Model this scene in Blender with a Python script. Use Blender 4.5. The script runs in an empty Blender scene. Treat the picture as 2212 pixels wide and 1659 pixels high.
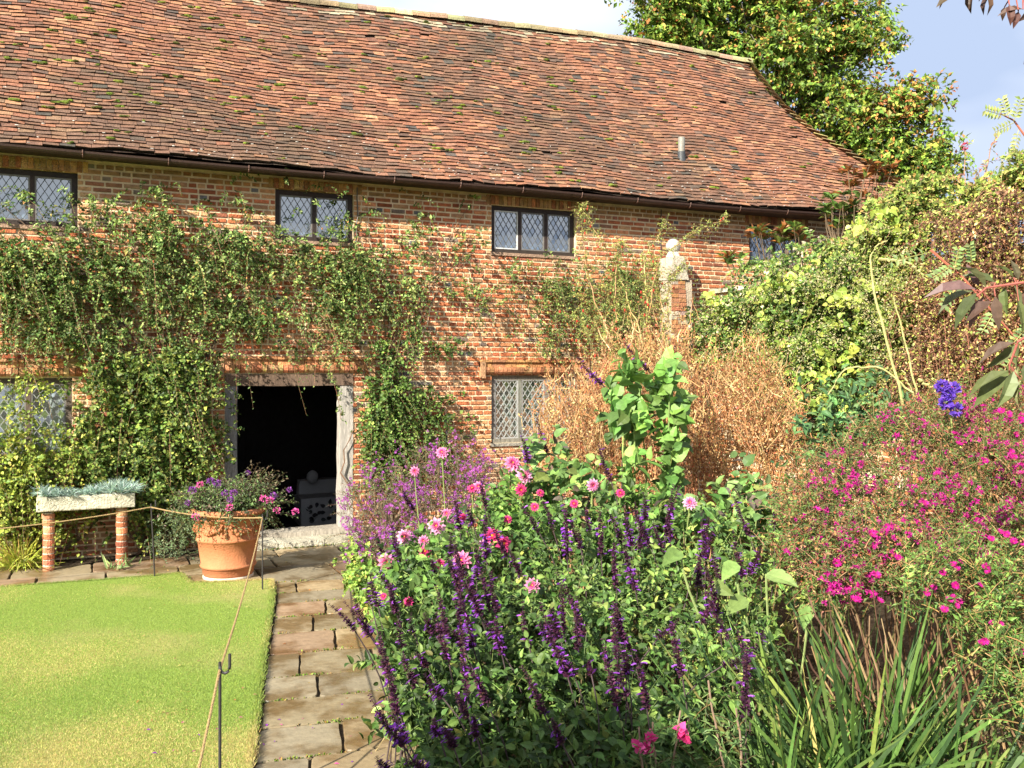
import bpy, math, random
import numpy as np
rng = np.random.default_rng(7); random.seed(7)
S = bpy.context.scene; COL = S.collection
R = math.radians
# ------------------------------------------------------------------ camera
TH = R(24.0); F = 2008.0; CX = 1106.0; HY = 800.0
CAM = np.array([0, -12.1, 2.2])
fw = np.array([math.sin(TH), math.cos(TH), 0]); rt = np.array([math.cos(TH), -math.sin(TH), 0]); up = np.array([0, 0, 1.0])
cam_d = bpy.data.cameras.new("camera"); cam = bpy.data.objects.new("camera", cam_d); COL.objects.link(cam)
cam.location = CAM; cam.rotation_euler = (R(90), 0, -TH)
cam_d.sensor_width = 36; cam_d.lens = 36 * F / 2212; cam_d.shift_y = -29.5 / 2212; cam_d.clip_end = 2000
S.camera = cam
# ------------------------------------------------------------------ sun + sky
SUN_D = np.array([1.55, 1.0, -1.08]); SUN_D /= np.linalg.norm(SUN_D)
sun_el = math.asin(-SUN_D[2]); tosun = -SUN_D
ld = bpy.data.lights.new("sun", 'SUN'); ld.energy = 5.0; ld.angle = R(0.53); ld.color = (1, 0.93, 0.80)
lo = bpy.data.objects.new("sun", ld); COL.objects.link(lo)
import mathutils
lo.rotation_euler = mathutils.Vector(SUN_D).to_track_quat('-Z', 'Y').to_euler(); lo.location = (-8, -20, 20)
W = bpy.data.worlds.new("World"); S.world = W; W.use_nodes = True
nt = W.node_tree; N = nt.nodes; L = nt.links
bg = N['Background']; bg.inputs[1].default_value = 0.058
sky = N.new('ShaderNodeTexSky'); sky.sky_type = 'NISHITA'; sky.sun_disc = False
sky.sun_elevation = sun_el; sky.sun_rotation = math.atan2(tosun[0], tosun[1]); sky.air_density = 1.0; sky.dust_density = 1.0
tc = N.new('ShaderNodeTexCoord'); mp = N.new('ShaderNodeMapping'); mp.inputs['Scale'].default_value = (1.3, 1.3, 3.2); mp.inputs['Location'].default_value = (3.1, .4, .2)
L.new(tc.outputs['Generated'], mp.inputs[0])
nz = N.new('ShaderNodeTexNoise'); nz.inputs['Scale'].default_value = 1.3; nz.inputs['Detail'].default_value = 7; nz.inputs['Roughness'].default_value = .52
L.new(mp.outputs[0], nz.inputs['Vector'])
cr = N.new('ShaderNodeValToRGB'); cr.color_ramp.elements[0].position = .10; cr.color_ramp.elements[1].position = .40
L.new(nz.outputs[0], cr.inputs[0])
nz2 = N.new('ShaderNodeTexNoise'); nz2.inputs['Scale'].default_value = 2.0; nz2.inputs['Detail'].default_value = 4; L.new(mp.outputs[0], nz2.inputs['Vector'])
cc = N.new('ShaderNodeValToRGB'); cc.color_ramp.elements[0].color = (4.0, 4.9, 6.7, 1); cc.color_ramp.elements[1].color = (7.2, 7.8, 8.9, 1)
cc.color_ramp.elements[0].position = .42; cc.color_ramp.elements[1].position = .68; sx = N.new('ShaderNodeSeparateXYZ'); L.new(tc.outputs['Generated'], sx.inputs[0])
gr = N.new('ShaderNodeMapRange'); gr.inputs[1].default_value = .30; gr.inputs[2].default_value = .62; gr.inputs[3].default_value = .42; gr.inputs[4].default_value = -.12; L.new(sx.outputs[0], gr.inputs[0])
ad = N.new('ShaderNodeMath'); ad.operation = 'ADD'; L.new(nz2.outputs[0], ad.inputs[0]); L.new(gr.outputs[0], ad.inputs[1]); L.new(ad.outputs[0], cc.inputs[0])
mx = N.new('ShaderNodeMix'); mx.data_type = 'RGBA'; L.new(cr.outputs[0], mx.inputs[0]); L.new(sky.outputs[0], mx.inputs[6]); L.new(cc.outputs[0], mx.inputs[7])
L.new(mx.outputs[2], bg.inputs[0])
S.view_settings.view_transform = 'Standard'; S.view_settings.look = 'None'; S.view_settings.exposure = 1.3; S.view_settings.gamma = 1
S.render.engine = 'CYCLES'
S.cycles.max_bounces = 6; S.cycles.transparent_max_bounces = 12; S.cycles.diffuse_bounces = 3; S.cycles.glossy_bounces = 2; S.cycles.transmission_bounces = 3

# ------------------------------------------------------------------ projection helpers (pixels of a 2212-wide view -> points)
def ray(x, y): 
    x = np.asarray(x, float); y = np.asarray(y, float)
    return fw + rt * ((x - CX) / F)[..., None] + up * ((HY - y) / F)[..., None]
def on_y(x, y, Y=0.0):
    d = ray(x, y); return CAM + d * ((Y - CAM[1]) / d[..., 1])[..., None]
def on_x(x, y, X):
    d = ray(x, y); return CAM + d * ((X - CAM[0]) / d[..., 0])[..., None]
def on_z(x, y, Z=0.0):
    d = ray(x, y); return CAM + d * ((Z - CAM[2]) / d[..., 2])[..., None]
def at(x, y, dep):
    return CAM + ray(x, y) * np.asarray(dep, float)[..., None]
def unit(v): return v / np.maximum(np.linalg.norm(v, axis=-1, keepdims=True), 1e-9)
def rv(n, s=1.0): return rng.normal(0, s, (n, 3))
def U(a, b, n): return rng.uniform(a, b, n)

# ------------------------------------------------------------------ materials
def new_mat(name):
    m = bpy.data.materials.new(name); m.use_nodes = True; return m, m.node_tree.nodes, m.node_tree.links, m.node_tree.nodes['Principled BSDF']
def attr_mat(name, rough=.8, spec=.3, transl=0.0, var=.35, vscale=8, bump=0.0, bscale=40, detail=5, tint=None, coat=0, stretch=None):
    m, n, l, b = new_mat(name)
    a = n.new('ShaderNodeAttribute'); a.attribute_name = 'Col'
    t = n.new('ShaderNodeTexCoord')
    vec = t.outputs['Object']
    if stretch:
        q = n.new('ShaderNodeMapping'); q.inputs['Scale'].default_value = stretch; l.new(vec, q.inputs[0]); vec = q.outputs[0]
    col = a.outputs['Color']
    if var:
        z = n.new('ShaderNodeTexNoise'); z.inputs['Scale'].default_value = vscale; z.inputs['Detail'].default_value = detail; z.inputs['Roughness'].default_value = .65
        l.new(vec, z.inputs['Vector'])
        r = n.new('ShaderNodeMapRange'); r.inputs[1].default_value = .25; r.inputs[2].default_value = .75; r.inputs[3].default_value = 1 - var; r.inputs[4].default_value = 1 + var
        l.new(z.outputs[0], r.inputs[0])
        mm = n.new('ShaderNodeMix'); mm.data_type = 'RGBA'; mm.blend_type = 'MULTIPLY'; mm.inputs[0].default_value = 1
        l.new(col, mm.inputs[6]); l.new(r.outputs[0], mm.inputs[7]); col = mm.outputs[2]
    if tint:   # patches of a second colour: (rgb, scale, lo, hi)
        z = n.new('ShaderNodeTexNoise'); z.inputs['Scale'].default_value = tint[1]; z.inputs['Detail'].default_value = 6; l.new(vec, z.inputs['Vector'])
        r = n.new('ShaderNodeMapRange'); r.inputs[1].default_value = tint[2]; r.inputs[2].default_value = tint[3]; l.new(z.outputs[0], r.inputs[0])
        mm = n.new('ShaderNodeMix'); mm.data_type = 'RGBA'; l.new(r.outputs[0], mm.inputs[0]); l.new(col, mm.inputs[6]); mm.inputs[7].default_value = (*tint[0], 1); col = mm.outputs[2]
    l.new(col, b.inputs['Base Color']); b.inputs['Roughness'].default_value = rough
    b.inputs['Specular IOR Level'].default_value = spec
    if coat: b.inputs['Coat Weight'].default_value = coat
    if bump:
        z = n.new('ShaderNodeTexNoise'); z.inputs['Scale'].default_value = bscale; z.inputs['Detail'].default_value = 6; l.new(vec, z.inputs['Vector'])
        bp = n.new('ShaderNodeBump'); bp.inputs['Strength'].default_value = bump; bp.inputs['Distance'].default_value = .02; l.new(z.outputs[0], bp.inputs['Height']); l.new(bp.outputs[0], b.inputs['Normal'])
    if transl:
        tr = n.new('ShaderNodeBsdfTranslucent'); l.new(col, tr.inputs[0]); ms = n.new('ShaderNodeMixShader'); ms.inputs[0].default_value = transl
        l.new(b.outputs[0], ms.inputs[1]); l.new(tr.outputs[0], ms.inputs[2]); l.new(ms.outputs[0], n['Material Output'].inputs[0])
    return m
M_leaf = attr_mat("leaf", .5, .32, .25, .3, 30)
M_gloss = attr_mat("glossy_leaf", .28, .6, .2, .2, 30)
M_petal = attr_mat("petal", .6, .2, .35, .12, 40)
M_stem = attr_mat("stem", .75, .2, 0, .3, 30)
M_brick = attr_mat("brick", .92, .15, 0, .42, 14, .9, 60, tint=((.46, .36, .25), 2.3, .62, .86))
M_mortar = attr_mat("mortar", .95, .1, 0, .25, 10, .8, 50)
M_tile = attr_mat("roof_tile", .85, .25, 0, .4, 16, .8, 50, tint=((.07, .062, .045), .8, .50, .85))
M_wood = attr_mat("old_timber", .8, .25, 0, .45, 6, .7, 30, stretch=(6, 6, .8))
M_darkwood = attr_mat("dark_timber", .6, .3, 0, .4, 12, .3, 50)
M_iron = attr_mat("iron", .5, .4, 0, .3, 30, .2, 80)
M_stone = attr_mat("stone", .9, .2, 0, .35, 9, .9, 45)
M_terra = attr_mat("terracotta", .75, .25, 0, .18, 5, .35, 60, tint=((.60, .36, .22), 3.0, .60, .85))
M_soil = attr_mat("soil", .95, .1, 0, .5, 6, 1.0, 30)
M_cloth = attr_mat("cloth", .9, .1, 0, .15, 5, .3, 20)
M_rope = attr_mat("rope", .9, .1, 0, .3, 90, .8, 220)
M_moss = attr_mat("moss", .95, .1, .1, .4, 40, .8, 120)
M_lawn = attr_mat("lawn", .9, .15, 0, .45, 60, 1.0, 120, tint=((.42, .38, .14), .9, .50, .72))
# wet flagstone
M_flag, n_, l_, b_ = new_mat("flagstone")
a_ = n_.new('ShaderNodeAttribute'); a_.attribute_name = 'Col'; t_ = n_.new('ShaderNodeTexCoord')
z1 = n_.new('ShaderNodeTexNoise'); z1.inputs['Scale'].default_value = 2.2; z1.inputs['Detail'].default_value = 8; z1.inputs['Roughness'].default_value = .6; l_.new(t_.outputs['Object'], z1.inputs['Vector'])
r1 = n_.new('ShaderNodeMapRange'); r1.inputs[1].default_value = .44; r1.inputs[2].default_value = .58; l_.new(z1.outputs[0], r1.inputs[0])   # wetness
z2 = n_.new('ShaderNodeTexNoise'); z2.inputs['Scale'].default_value = 18; z2.inputs['Detail'].default_value = 8; l_.new(t_.outputs['Object'], z2.inputs['Vector'])
r2 = n_.new('ShaderNodeMapRange'); r2.inputs[3].default_value = .65; r2.inputs[4].default_value = 1.35; l_.new(z2.outputs[0], r2.inputs[0])
m1 = n_.new('ShaderNodeMix'); m1.data_type = 'RGBA'; m1.blend_type = 'MULTIPLY'; m1.inputs[0].default_value = 1; l_.new(a_.outputs['Color'], m1.inputs[6]); l_.new(r2.outputs[0], m1.inputs[7])
m2 = n_.new('ShaderNodeMix'); m2.data_type = 'RGBA'; m2.blend_type = 'MULTIPLY'; l_.new(r1.outputs[0], m2.inputs[0]); l_.new(m1.outputs[2], m2.inputs[6]); m2.inputs[7].default_value = (.62, .52, .40, 1)
l_.new(m2.outputs[2], b_.inputs['Base Color'])
r3 = n_.new('ShaderNodeMapRange'); r3.inputs[3].default_value = .75; r3.inputs[4].default_value = .30; l_.new(r1.outputs[0], r3.inputs[0]); l_.new(r3.outputs[0], b_.inputs['Roughness'])
bp = n_.new('ShaderNodeBump'); bp.inputs['Strength'].default_value = .5; bp.inputs['Distance'].default_value = .01; l_.new(z2.outputs[0], bp.inputs['Height']); l_.new(bp.outputs[0], b_.inputs['Normal'])
# old glass
M_glass, n_, l_, b_ = new_mat("old_glass"); n_.remove(b_)
tr_ = n_.new('ShaderNodeBsdfTransparent'); tr_.inputs[0].default_value = (.75, .82, .85, 1); gl_ = n_.new('ShaderNodeBsdfGlossy'); gl_.inputs['Roughness'].default_value = .06; gl_.inputs[0].default_value = (.85, .86, .86, 1)
ms_ = n_.new('ShaderNodeMixShader'); ms_.inputs[0].default_value = .34; l_.new(tr_.outputs[0], ms_.inputs[1]); l_.new(gl_.outputs[0], ms_.inputs[2]); l_.new(ms_.outputs[0], n_['Material Output'].inputs[0])
M_lamp, n_, l_, b_ = new_mat("lamp_glow"); b_.inputs['Emission Color'].default_value = (1, .25, .08, 1); b_.inputs['Emission Strength'].default_value = 6

# ------------------------------------------------------------------ mesh building
OFF = {}
def thing(name, label, cat, loc=(0, 0, 0), group=None):
    o = bpy.data.objects.new(name, None); COL.objects.link(o); o.location = loc; o.empty_display_size = .1
    o['label'] = label; o['category'] = cat
    if group: o['group'] = group
    OFF[o.name] = np.array(loc, float); return o
def tag(o, label, cat, group=None, kind=None):
    o['label'] = label; o['category'] = cat
    if group: o['group'] = group
    if kind: o['kind'] = kind
    return o
def raw_mesh(name, V, faces, cols, mats, midx=None, smooth=False):
    """faces: list of (n,k) int arrays; cols: list of (n,3) arrays; midx: list of (n,) arrays"""
    me = bpy.data.meshes.new(name)
    V = np.asarray(V, np.float32)
    me.vertices.add(len(V)); me.vertices.foreach_set('co', V.ravel())
    fs = [np.asarray(f, np.int32) for f in faces if len(f)]
    cs = [np.asarray(c, np.float32) for f, c in zip(faces, cols) if len(f)]
    loops = np.concatenate([f.ravel() for f in fs]); tot = np.concatenate([np.full(len(f), f.shape[1], np.int32) for f in fs])
    me.loops.add(len(loops)); me.loops.foreach_set('vertex_index', loops)
    me.polygons.add(len(tot)); st = np.concatenate([[0], np.cumsum(tot)[:-1]]).astype(np.int32)
    me.polygons.foreach_set('loop_start', st); me.polygons.foreach_set('loop_total', tot)
    if midx is not None: me.polygons.foreach_set('material_index', np.concatenate([m for f, m in zip(faces, midx) if len(f)]).astype(np.int32))
    me.polygons.foreach_set('use_smooth', np.full(len(tot), smooth))
    cl = np.concatenate([np.repeat(c, f.shape[1], axis=0) for f, c in zip(fs, cs)])
    ca = me.color_attributes.new('Col', 'FLOAT_COLOR', 'CORNER')
    ca.data.foreach_set('color', np.concatenate([cl, np.ones((len(cl), 1), np.float32)], 1).astype(np.float32).ravel())
    for m in (mats if isinstance(mats, (list, tuple)) else [mats]): me.materials.append(m)
    me.update(calc_edges=True); me.validate()
    return me
def link(name, me, parent=None, kind=None):
    o = bpy.data.objects.new(name, me); COL.objects.link(o)
    if parent is not None: o.parent = parent
    OFF[o.name] = OFF[parent.name].copy() if parent is not None else np.zeros(3)
    if kind: o['kind'] = kind
    return o
class MB:
    """mesh collector, world coordinates"""
    def __init__(s): s.V = []; s.n = 0; s.F = []; s.C = []; s.Mi = []
    def add(s, V, F, C, mi=0):
        V = np.asarray(V, float).reshape(-1, 3)
        if not isinstance(F, np.ndarray):
            ks = sorted(set(len(f) for f in F))
            if len(ks) > 1:
                for k in ks: s.add(V, [f for f in F if len(f) == k], C, mi)
                return
        F = np.asarray(F, int)
        if len(F) == 0: return
        C = np.asarray(C, float)
        if C.ndim == 1: C = np.tile(C, (len(F), 1))
        s.V.append(V); s.F.append(F + s.n); s.C.append(C); s.Mi.append(np.full(len(F), mi)); s.n += len(V)
    def mesh(s, name, mats, off=None, smooth=False):
        V = np.concatenate(s.V)
        if off is not None: V = V - off
        return raw_mesh(name, V, s.F, s.C, mats, s.Mi, smooth)
    def build(s, name, mats, parent=None, kind=None, smooth=False):
        off = OFF[parent.name] if parent is not None else None
        return link(name, s.mesh(name, mats, off, smooth), parent, kind)
BOXF = np.array([[0, 3, 2, 1], [4, 5, 6, 7], [0, 1, 5, 4], [1, 2, 6, 5], [2, 3, 7, 6], [3, 0, 4, 7]])
def box(mb, lo, hi, c, mi=0, jit=0.0):
    x0, y0, z0 = lo; x1, y1, z1 = hi
    V = np.array([[x0, y0, z0], [x1, y0, z0], [x1, y1, z0], [x0, y1, z0], [x0, y0, z1], [x1, y0, z1], [x1, y1, z1], [x0, y1, z1]], float)
    if jit: V += rng.uniform(-jit, jit, V.shape)
    mb.add(V, BOXF, c, mi)
def hexes(mb, V, C, mi=0):
    """V (n,8,3) boxes"""
    n = len(V)
    if n == 0: return
    f = (BOXF[None] + 8 * np.arange(n)[:, None, None]).reshape(-1, 4)
    mb.add(V.reshape(-1, 3), f, C.reshape(-1, 3) if C.ndim == 3 else np.repeat(C, 6, axis=0), mi)
def tubes(mb, P, Rd, C, sides=4, mi=0):
    """P (n,k,3) polylines, Rd (n,k) radii, C (n,3)"""
    n, k, _ = P.shape
    if n == 0: return
    T = np.gradient(P, axis=1); T = unit(T)
    ref = np.where(np.abs(T[..., 2:3]) > .9, np.array([1.0, 0, 0]), np.array([0, 0, 1.0])); A = unit(np.cross(T, ref)); B = np.cross(T, A)
    ang = np.arange(sides) * 2 * math.pi / sides
    ring = P[:, :, None] + (A[:, :, None] * np.cos(ang)[:, None] + B[:, :, None] * np.sin(ang)[:, None]) * Rd[:, :, None, None]
    idx = np.arange(n * k * sides).reshape(n, k, sides)
    a = idx[:, :-1]; b = idx[:, 1:]
    f = np.stack([a, np.roll(a, -1, 2), np.roll(b, -1, 2), b], -1).reshape(-1, 4)
    mb.add(ring.reshape(-1, 3), f, np.repeat(C, (k - 1) * sides, axis=0), mi)
def tube1(mb, pts, r, c, sides=6, mi=0):
    P = np.array([pts], float); k = P.shape[1]
    rr = np.full((1, k), r) if np.isscalar(r) else np.array([r], float)
    tubes(mb, P, rr, np.array([c], float), sides, mi)
def lathe(mb, prof, c, centre=(0, 0, 0), seg=32, mi=0):
    prof = np.array(prof, float); ang = np.arange(seg) * 2 * math.pi / seg; k = len(prof)
    V = np.stack([prof[:, 0:1] * np.cos(ang), prof[:, 0:1] * np.sin(ang), np.repeat(prof[:, 1:2], seg, 1)], -1) + np.array(centre)
    idx = np.arange(k * seg).reshape(k, seg); a = idx[:-1]; b = idx[1:]
    f = np.stack([a, np.roll(a, -1, 1), np.roll(b, -1, 1), b], -1).reshape(-1, 4)
    C = np.asarray(c, float)
    if C.ndim == 2: C = np.repeat(C, seg, axis=0)
    mb.add(V.reshape(-1, 3), f, C, mi)
def blob(mb, c, r, col, seg=8, rings=5, jit=.15, mi=0):
    c = np.array(c); r = np.array(r, float) * np.ones(3)
    th = np.linspace(0.02, math.pi - .02, rings + 1); ph = np.arange(seg) * 2 * math.pi / seg
    V = np.stack([np.sin(th)[:, None] * np.cos(ph), np.sin(th)[:, None] * np.sin(ph), np.cos(th)[:, None] * np.ones(seg)], -1)
    V = V * (1 + rng.uniform(-jit, jit, V.shape[:2]))[..., None] * r + c
    idx = np.arange((rings + 1) * seg).reshape(rings + 1, seg); a = idx[:-1]; b = idx[1:]
    f = np.stack([a, b, np.roll(b, -1, 1), np.roll(a, -1, 1)], -1).reshape(-1, 4)
    mb.add(V.reshape(-1, 3), f, col, mi)
# leaf templates: x = half width, y = along, z = lift
T_SIMPLE = (np.array([[0, 0, 0], [-.5, .42, .12], [0, .5, 0], [.5, .42, .12], [0, 1, -.08]]), np.array([[0, 2, 1], [0, 3, 2], [1, 2, 4], [2, 3, 4]]))
T_DIA = (np.array([[0, 0, 0], [-.5, .5, .08], [0, 1, 0], [.5, .5, .08]]), np.array([[0, 3, 2], [0, 2, 1]]))
T_BROAD = (np.array([[0, 0, 0], [-.38, .12, .06], [-.5, .38, .1], [-.3, .72, .05], [0, 1, -.14], [.3, .72, .05], [.5, .38, .1], [.38, .12, .06], [0, .35, 0], [0, .7, -.03]]),
           np.array([[0, 8, 1], [1, 8, 2], [2, 8, 9], [2, 9, 3], [3, 9, 4], [4, 9, 5], [5, 9, 6], [6, 9, 8], [6, 8, 7], [7, 8, 0]]))
T_LONG = (np.array([[0, 0, 0], [-.5, .3, .1], [-.42, .65, .05], [0, 1, -.25], [.42, .65, .05], [.5, .3, .1], [0, .33, 0], [0, .66, -.06]]),
          np.array([[0, 6, 1], [1, 6, 7], [1, 7, 2], [2, 7, 3], [3, 7, 4], [4, 7, 5], [5, 7, 6], [5, 6, 0]]))
def leaves(mb, O, D, Nn, size, C, T=T_SIMPLE, wid=.55, mi=0):
    O = np.asarray(O); n = len(O)
    if n == 0: return
    D = unit(D); X = unit(np.cross(D, Nn)); Z = np.cross(X, D)
    size = np.broadcast_to(np.asarray(size, float), (n,)); wid = np.broadcast_to(np.asarray(wid, float), (n,))
    t, f = T
    V = O[:, None] + (X[:, None] * (t[:, 0] * 1.0)[None, :, None] * wid[:, None, None] + D[:, None] * t[:, 1][None, :, None] + Z[:, None] * t[:, 2][None, :, None]) * size[:, None, None]
    Fc = (f[None] + len(t) * np.arange(n)[:, None, None]).reshape(-1, 3)
    mb.add(V.reshape(-1, 3), Fc, np.repeat(C, len(f), axis=0), mi)
def ribbons(mb, P, Wd, C, side=None, mi=0):
    """P (n,k,3), Wd (n,k) half widths"""
    n, k, _ = P.shape; T = unit(np.gradient(P, axis=1))
    if side is None: side = rv(n)
    X = unit(np.cross(T, side[:, None]))
    V = np.stack([P - X * Wd[..., None], P + X * Wd[..., None]], 2)
    idx = np.arange(n * k * 2).reshape(n, k, 2)
    f = np.stack([idx[:, :-1, 0], idx[:, :-1, 1], idx[:, 1:, 1], idx[:, 1:, 0]], -1).reshape(-1, 4)
    mb.add(V.reshape(-1, 3), f, np.repeat(C, k - 1, axis=0), mi)
def pal(n, P, w=None, jit=.18, cl=None, clj=.2):
    P = np.array(P, float)
    if w is not None: w = np.array(w, float) / np.sum(w)
    c = P[rng.choice(len(P), n, p=w)] * np.exp(rng.normal(0, jit, (n, 1))) * np.exp(rng.normal(0, jit * .3, (n, 3)))
    if cl is not None:
        k = int(cl.max()) + 1; c = c * np.exp(rng.normal(0, clj, (k, 1)))[cl]
    return np.clip(c, 0.002, .95)
def blobs2(bl, n):
    """sample points in weighted px ellipses (cx,cy,rx,ry[,w])"""
    B = np.array([tuple(b) + ((1,) if len(b) == 4 else ()) for b in bl], float)
    w = B[:, 2] * B[:, 3] * B[:, 4]; i = rng.choice(len(B), n, p=w / w.sum())
    a = U(0, 2 * math.pi, n); r = rng.uniform(0, 1, n) ** .62
    return B[i, 0] + B[i, 2] * r * np.cos(a), B[i, 1] + B[i, 3] * r * np.sin(a), 1 - r
def poly_pts(poly, n):
    poly = np.array(poly, float); lo = poly.min(0); hi = poly.max(0); out = np.zeros((0, 2))
    while len(out) < n:
        q = rng.uniform(lo, hi, (n * 2, 2)); ins = np.zeros(len(q), bool); j = len(poly) - 1
        for i in range(len(poly)):
            a = poly[i]; b = poly[j]
            c = ((a[1] > q[:, 1]) != (b[1] > q[:, 1])) & (q[:, 0] < (b[0] - a[0]) * (q[:, 1] - a[1]) / (b[1] - a[1] + 1e-9) + a[0])
            ins ^= c; j = i
        out = np.concatenate([out, q[ins]])
    return out[:n, 0], out[:n, 1]
def sprays(mbl, mbs, P, D, Ln, nl, size, colf, T=T_SIMPLE, wid=.6, droop=.3, out=(0, -1, .6), sr=.0025, scol=(.12, .09, .04), nrand=.55, spread=.9, mi=0):
    n = len(P); D = unit(D); t = np.linspace(.12, 1, nl)
    Ln = np.broadcast_to(np.asarray(Ln, float), (n,))
    def pos(tt): return P[:, None] + D[:, None] * (Ln[:, None] * tt)[..., None] - up * (droop * Ln[:, None] * tt ** 2)[..., None]
    tt = np.broadcast_to(t, (n, nl)); Q = pos(tt)
    if mbs is not None:
        ts = np.broadcast_to(np.linspace(0, 1, 4), (n, 4)); SP = pos(ts); rad = np.broadcast_to(np.linspace(sr, sr * .35, 4), (n, 4))
        tubes(mbs, SP, rad, pal(n, [scol], jit=.25), 3)
    Sd = unit(np.cross(D, rv(n)))[:, None] * (np.where(np.arange(nl) % 2 == 0, 1, -1))[None, :, None]
    LD = unit(D[:, None] * .55 + Sd * spread + rng.normal(0, .35, (n, nl, 3)) - up * .15)
    NN = unit(np.array(out, float) + rng.normal(0, nrand, (n, nl, 3)))
    cl = np.repeat(np.arange(n), nl)
    sz = (size * (1 - .35 * tt) * np.exp(rng.normal(0, .2, (n, nl)))).ravel()
    leaves(mbl, Q.reshape(-1, 3), LD.reshape(-1, 3), NN.reshape(-1, 3), sz, colf(n * nl, cl), T, wid, mi)
def wob(a, b, k=8, amp=.05, sag=0.0):
    a = np.array(a, float); b = np.array(b, float); t = np.linspace(0, 1, k)[:, None]
    P = a + (b - a) * t; j = np.cumsum(rng.normal(0, 1, (k, 3)), 0); j -= j[0] + (j[-1] - j[0]) * t
    P = P + j * amp / math.sqrt(k); P[:, 2] -= sag * 4 * (t * (1 - t))[:, 0]; return P

exec_order = []
# ================================================================== GROUND
HX0, HX1, HY1 = -7.0, 13.3, 5.6
mb = MB(); soil = (.055, .04, .026); B_ = 400
for (x0, x1, y0, y1) in [(-B_, B_, -B_, .15), (-B_, HX0 + .1, .15, HY1), (HX1 - .1, B_, .15, HY1), (-B_, B_, HY1, B_)]:
    mb.add([[x0, y0, -.02], [x1, y0, -.02], [x1, y1, -.02], [x0, y1, -.02]], [[0, 1, 2, 3]], soil)
mb.build("ground", M_soil, kind='structure')
# lawn (raised sheet with a cut edge)
LE = [(-30, -1.5), (-0.9, -1.52), (0.0, -1.6), (.80, -1.60), (.86, -2.1), (1.2, -2.2), (1.64, -2.30), (1.51, -3.1), (1.09, -5.15), (.78, -6.76), (.1, -10), (-1.3, -16), (-1.3, -30), (-30, -30)]
mb = MB(); g0 = (.24, .34, .06); n = len(LE); V = [(x, y, .035) for x, y in LE] + [(x, y, -.03) for x, y in LE]
me = bpy.data.meshes.new("lawn")
mb.add(V, [list(range(n - 1, -1, -1))], g0)
mb.add(V, [[i, (i + 1) % n, n + (i + 1) % n, n + i] for i in range(n)], (.06, .05, .025))
mb.build("lawn", M_lawn, kind='structure')
# grass blades
def lawn_in(x, y):
    e = np.array(LE); ins = np.zeros(len(x), bool); j = len(e) - 1
    for i in range(len(e)):
        a = e[i]; b = e[j]; c = ((a[1] > y) != (b[1] > y)) & (x < (b[0] - a[0]) * (y - a[1]) / (b[1] - a[1] + 1e-9) + a[0]); ins ^= c; j = i
    return ins
nb = 420000
px = U(-60, 620, nb); py = 1659 + 40 - (1659 + 40 - 1225) * rng.uniform(0, 1, nb) ** .9
Gp = on_z(px, py); ok = lawn_in(Gp[:, 0], Gp[:, 1]); Gp = Gp[ok]
# denser tufts along cut edges
ed = []
for a, b in zip(LE[1:11], LE[2:12]):
    a = np.array(a); b = np.array(b); m_ = int(np.linalg.norm(b - a) * 2600); t = rng.uniform(0, 1, m_)[:, None]; q = a + (b - a) * t + rng.normal(0, .014, (m_, 2)); ed.append(np.column_stack([q, np.zeros(m_)]))
ed = np.concatenate(ed); G2 = np.concatenate([Gp, ed]); n = len(G2); G2[:, 2] = .03
yel = (np.sin(G2[:, 0] * 2.1 + G2[:, 1] * .8) + np.sin(G2[:, 1] * 2.9 + 1.3 + G2[:, 0] * .5) + np.sin(G2[:, 0] * 5.1 - G2[:, 1] * 3.3) * .5 + rng.normal(0, .8, n)) > .95
C = np.where(yel[:, None], pal(n, [(.60, .50, .20), (.50, .46, .15), (.44, .32, .14)]), pal(n, [(.24, .33, .07), (.31, .38, .08), (.18, .27, .055)]))
mb = MB(); Dn = unit(np.column_stack([rng.normal(0, .55, n), rng.normal(0, .55, n), np.ones(n)]))
h = np.where(np.arange(n) < len(Gp), U(.008, .02, n), U(.012, .034, n)); sd = unit(np.cross(Dn, rv(n))) * .0018
V = np.stack([G2 - sd, G2 + sd, G2 + Dn * h[:, None]], 1)
mb.add(V.reshape(-1, 3), np.arange(3 * n).reshape(n, 3), C)
tag(mb.build("grass", M_leaf, kind='stuff'), "short mown green lawn grass with yellowed patches", "grass", kind='stuff')

# ------------------------------------------------------------------ path of flagstones
FL = [(.27, .215, .125), (.30, .225, .125), (.24, .20, .13), (.26, .175, .105), (.33, .265, .165)]
mb = MB(); slabs = []
def slab(q, h=.0, th=.03):
    """q 4 ground points counter clockwise"""
    q = np.array(q, float); c = q.mean(0); q = c + (q - c) * (1 - .014 / max(.2, np.linalg.norm(q[0] - c)))
    # rounded, slightly irregular outline
    pts = []
    for i in range(4):
        a = q[i]; b = q[(i + 1) % 4]; p_ = q[i - 1]
        ra = unit(p_ - a) * .03; rb = unit(b - a) * .03
        pts += [a + ra, a + (ra + rb) * .28, a + rb]
        for t in np.linspace(.2, .8, 4): pts.append(a + (b - a) * t + rng.normal(0, .004, 2))
    pts = np.array(pts); m_ = len(pts); zt = h + rng.uniform(-.004, .004); tilt = rng.normal(0, .004, 2)
    ztop = zt + (pts - c) @ tilt; inner = c + (pts - c) * .985
    V = np.concatenate([np.column_stack([inner, ztop + .004]), np.column_stack([pts, ztop - .004]), np.column_stack([pts, ztop - th])])
    col = np.array(FL[rng.integers(len(FL))]) * math.exp(rng.normal(0, .14))
    mb.add(V, [list(range(m_))], col)
    mb.add(V, [[i + m_, (i + 1) % m_ + m_, (i + 1) % m_, i] for i in range(m_)], col * .9)
    mb.add(V, [[i + 2 * m_, (i + 1) % m_ + 2 * m_, (i + 1) % m_ + m_, i + m_] for i in range(m_)], col * .8)
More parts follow.
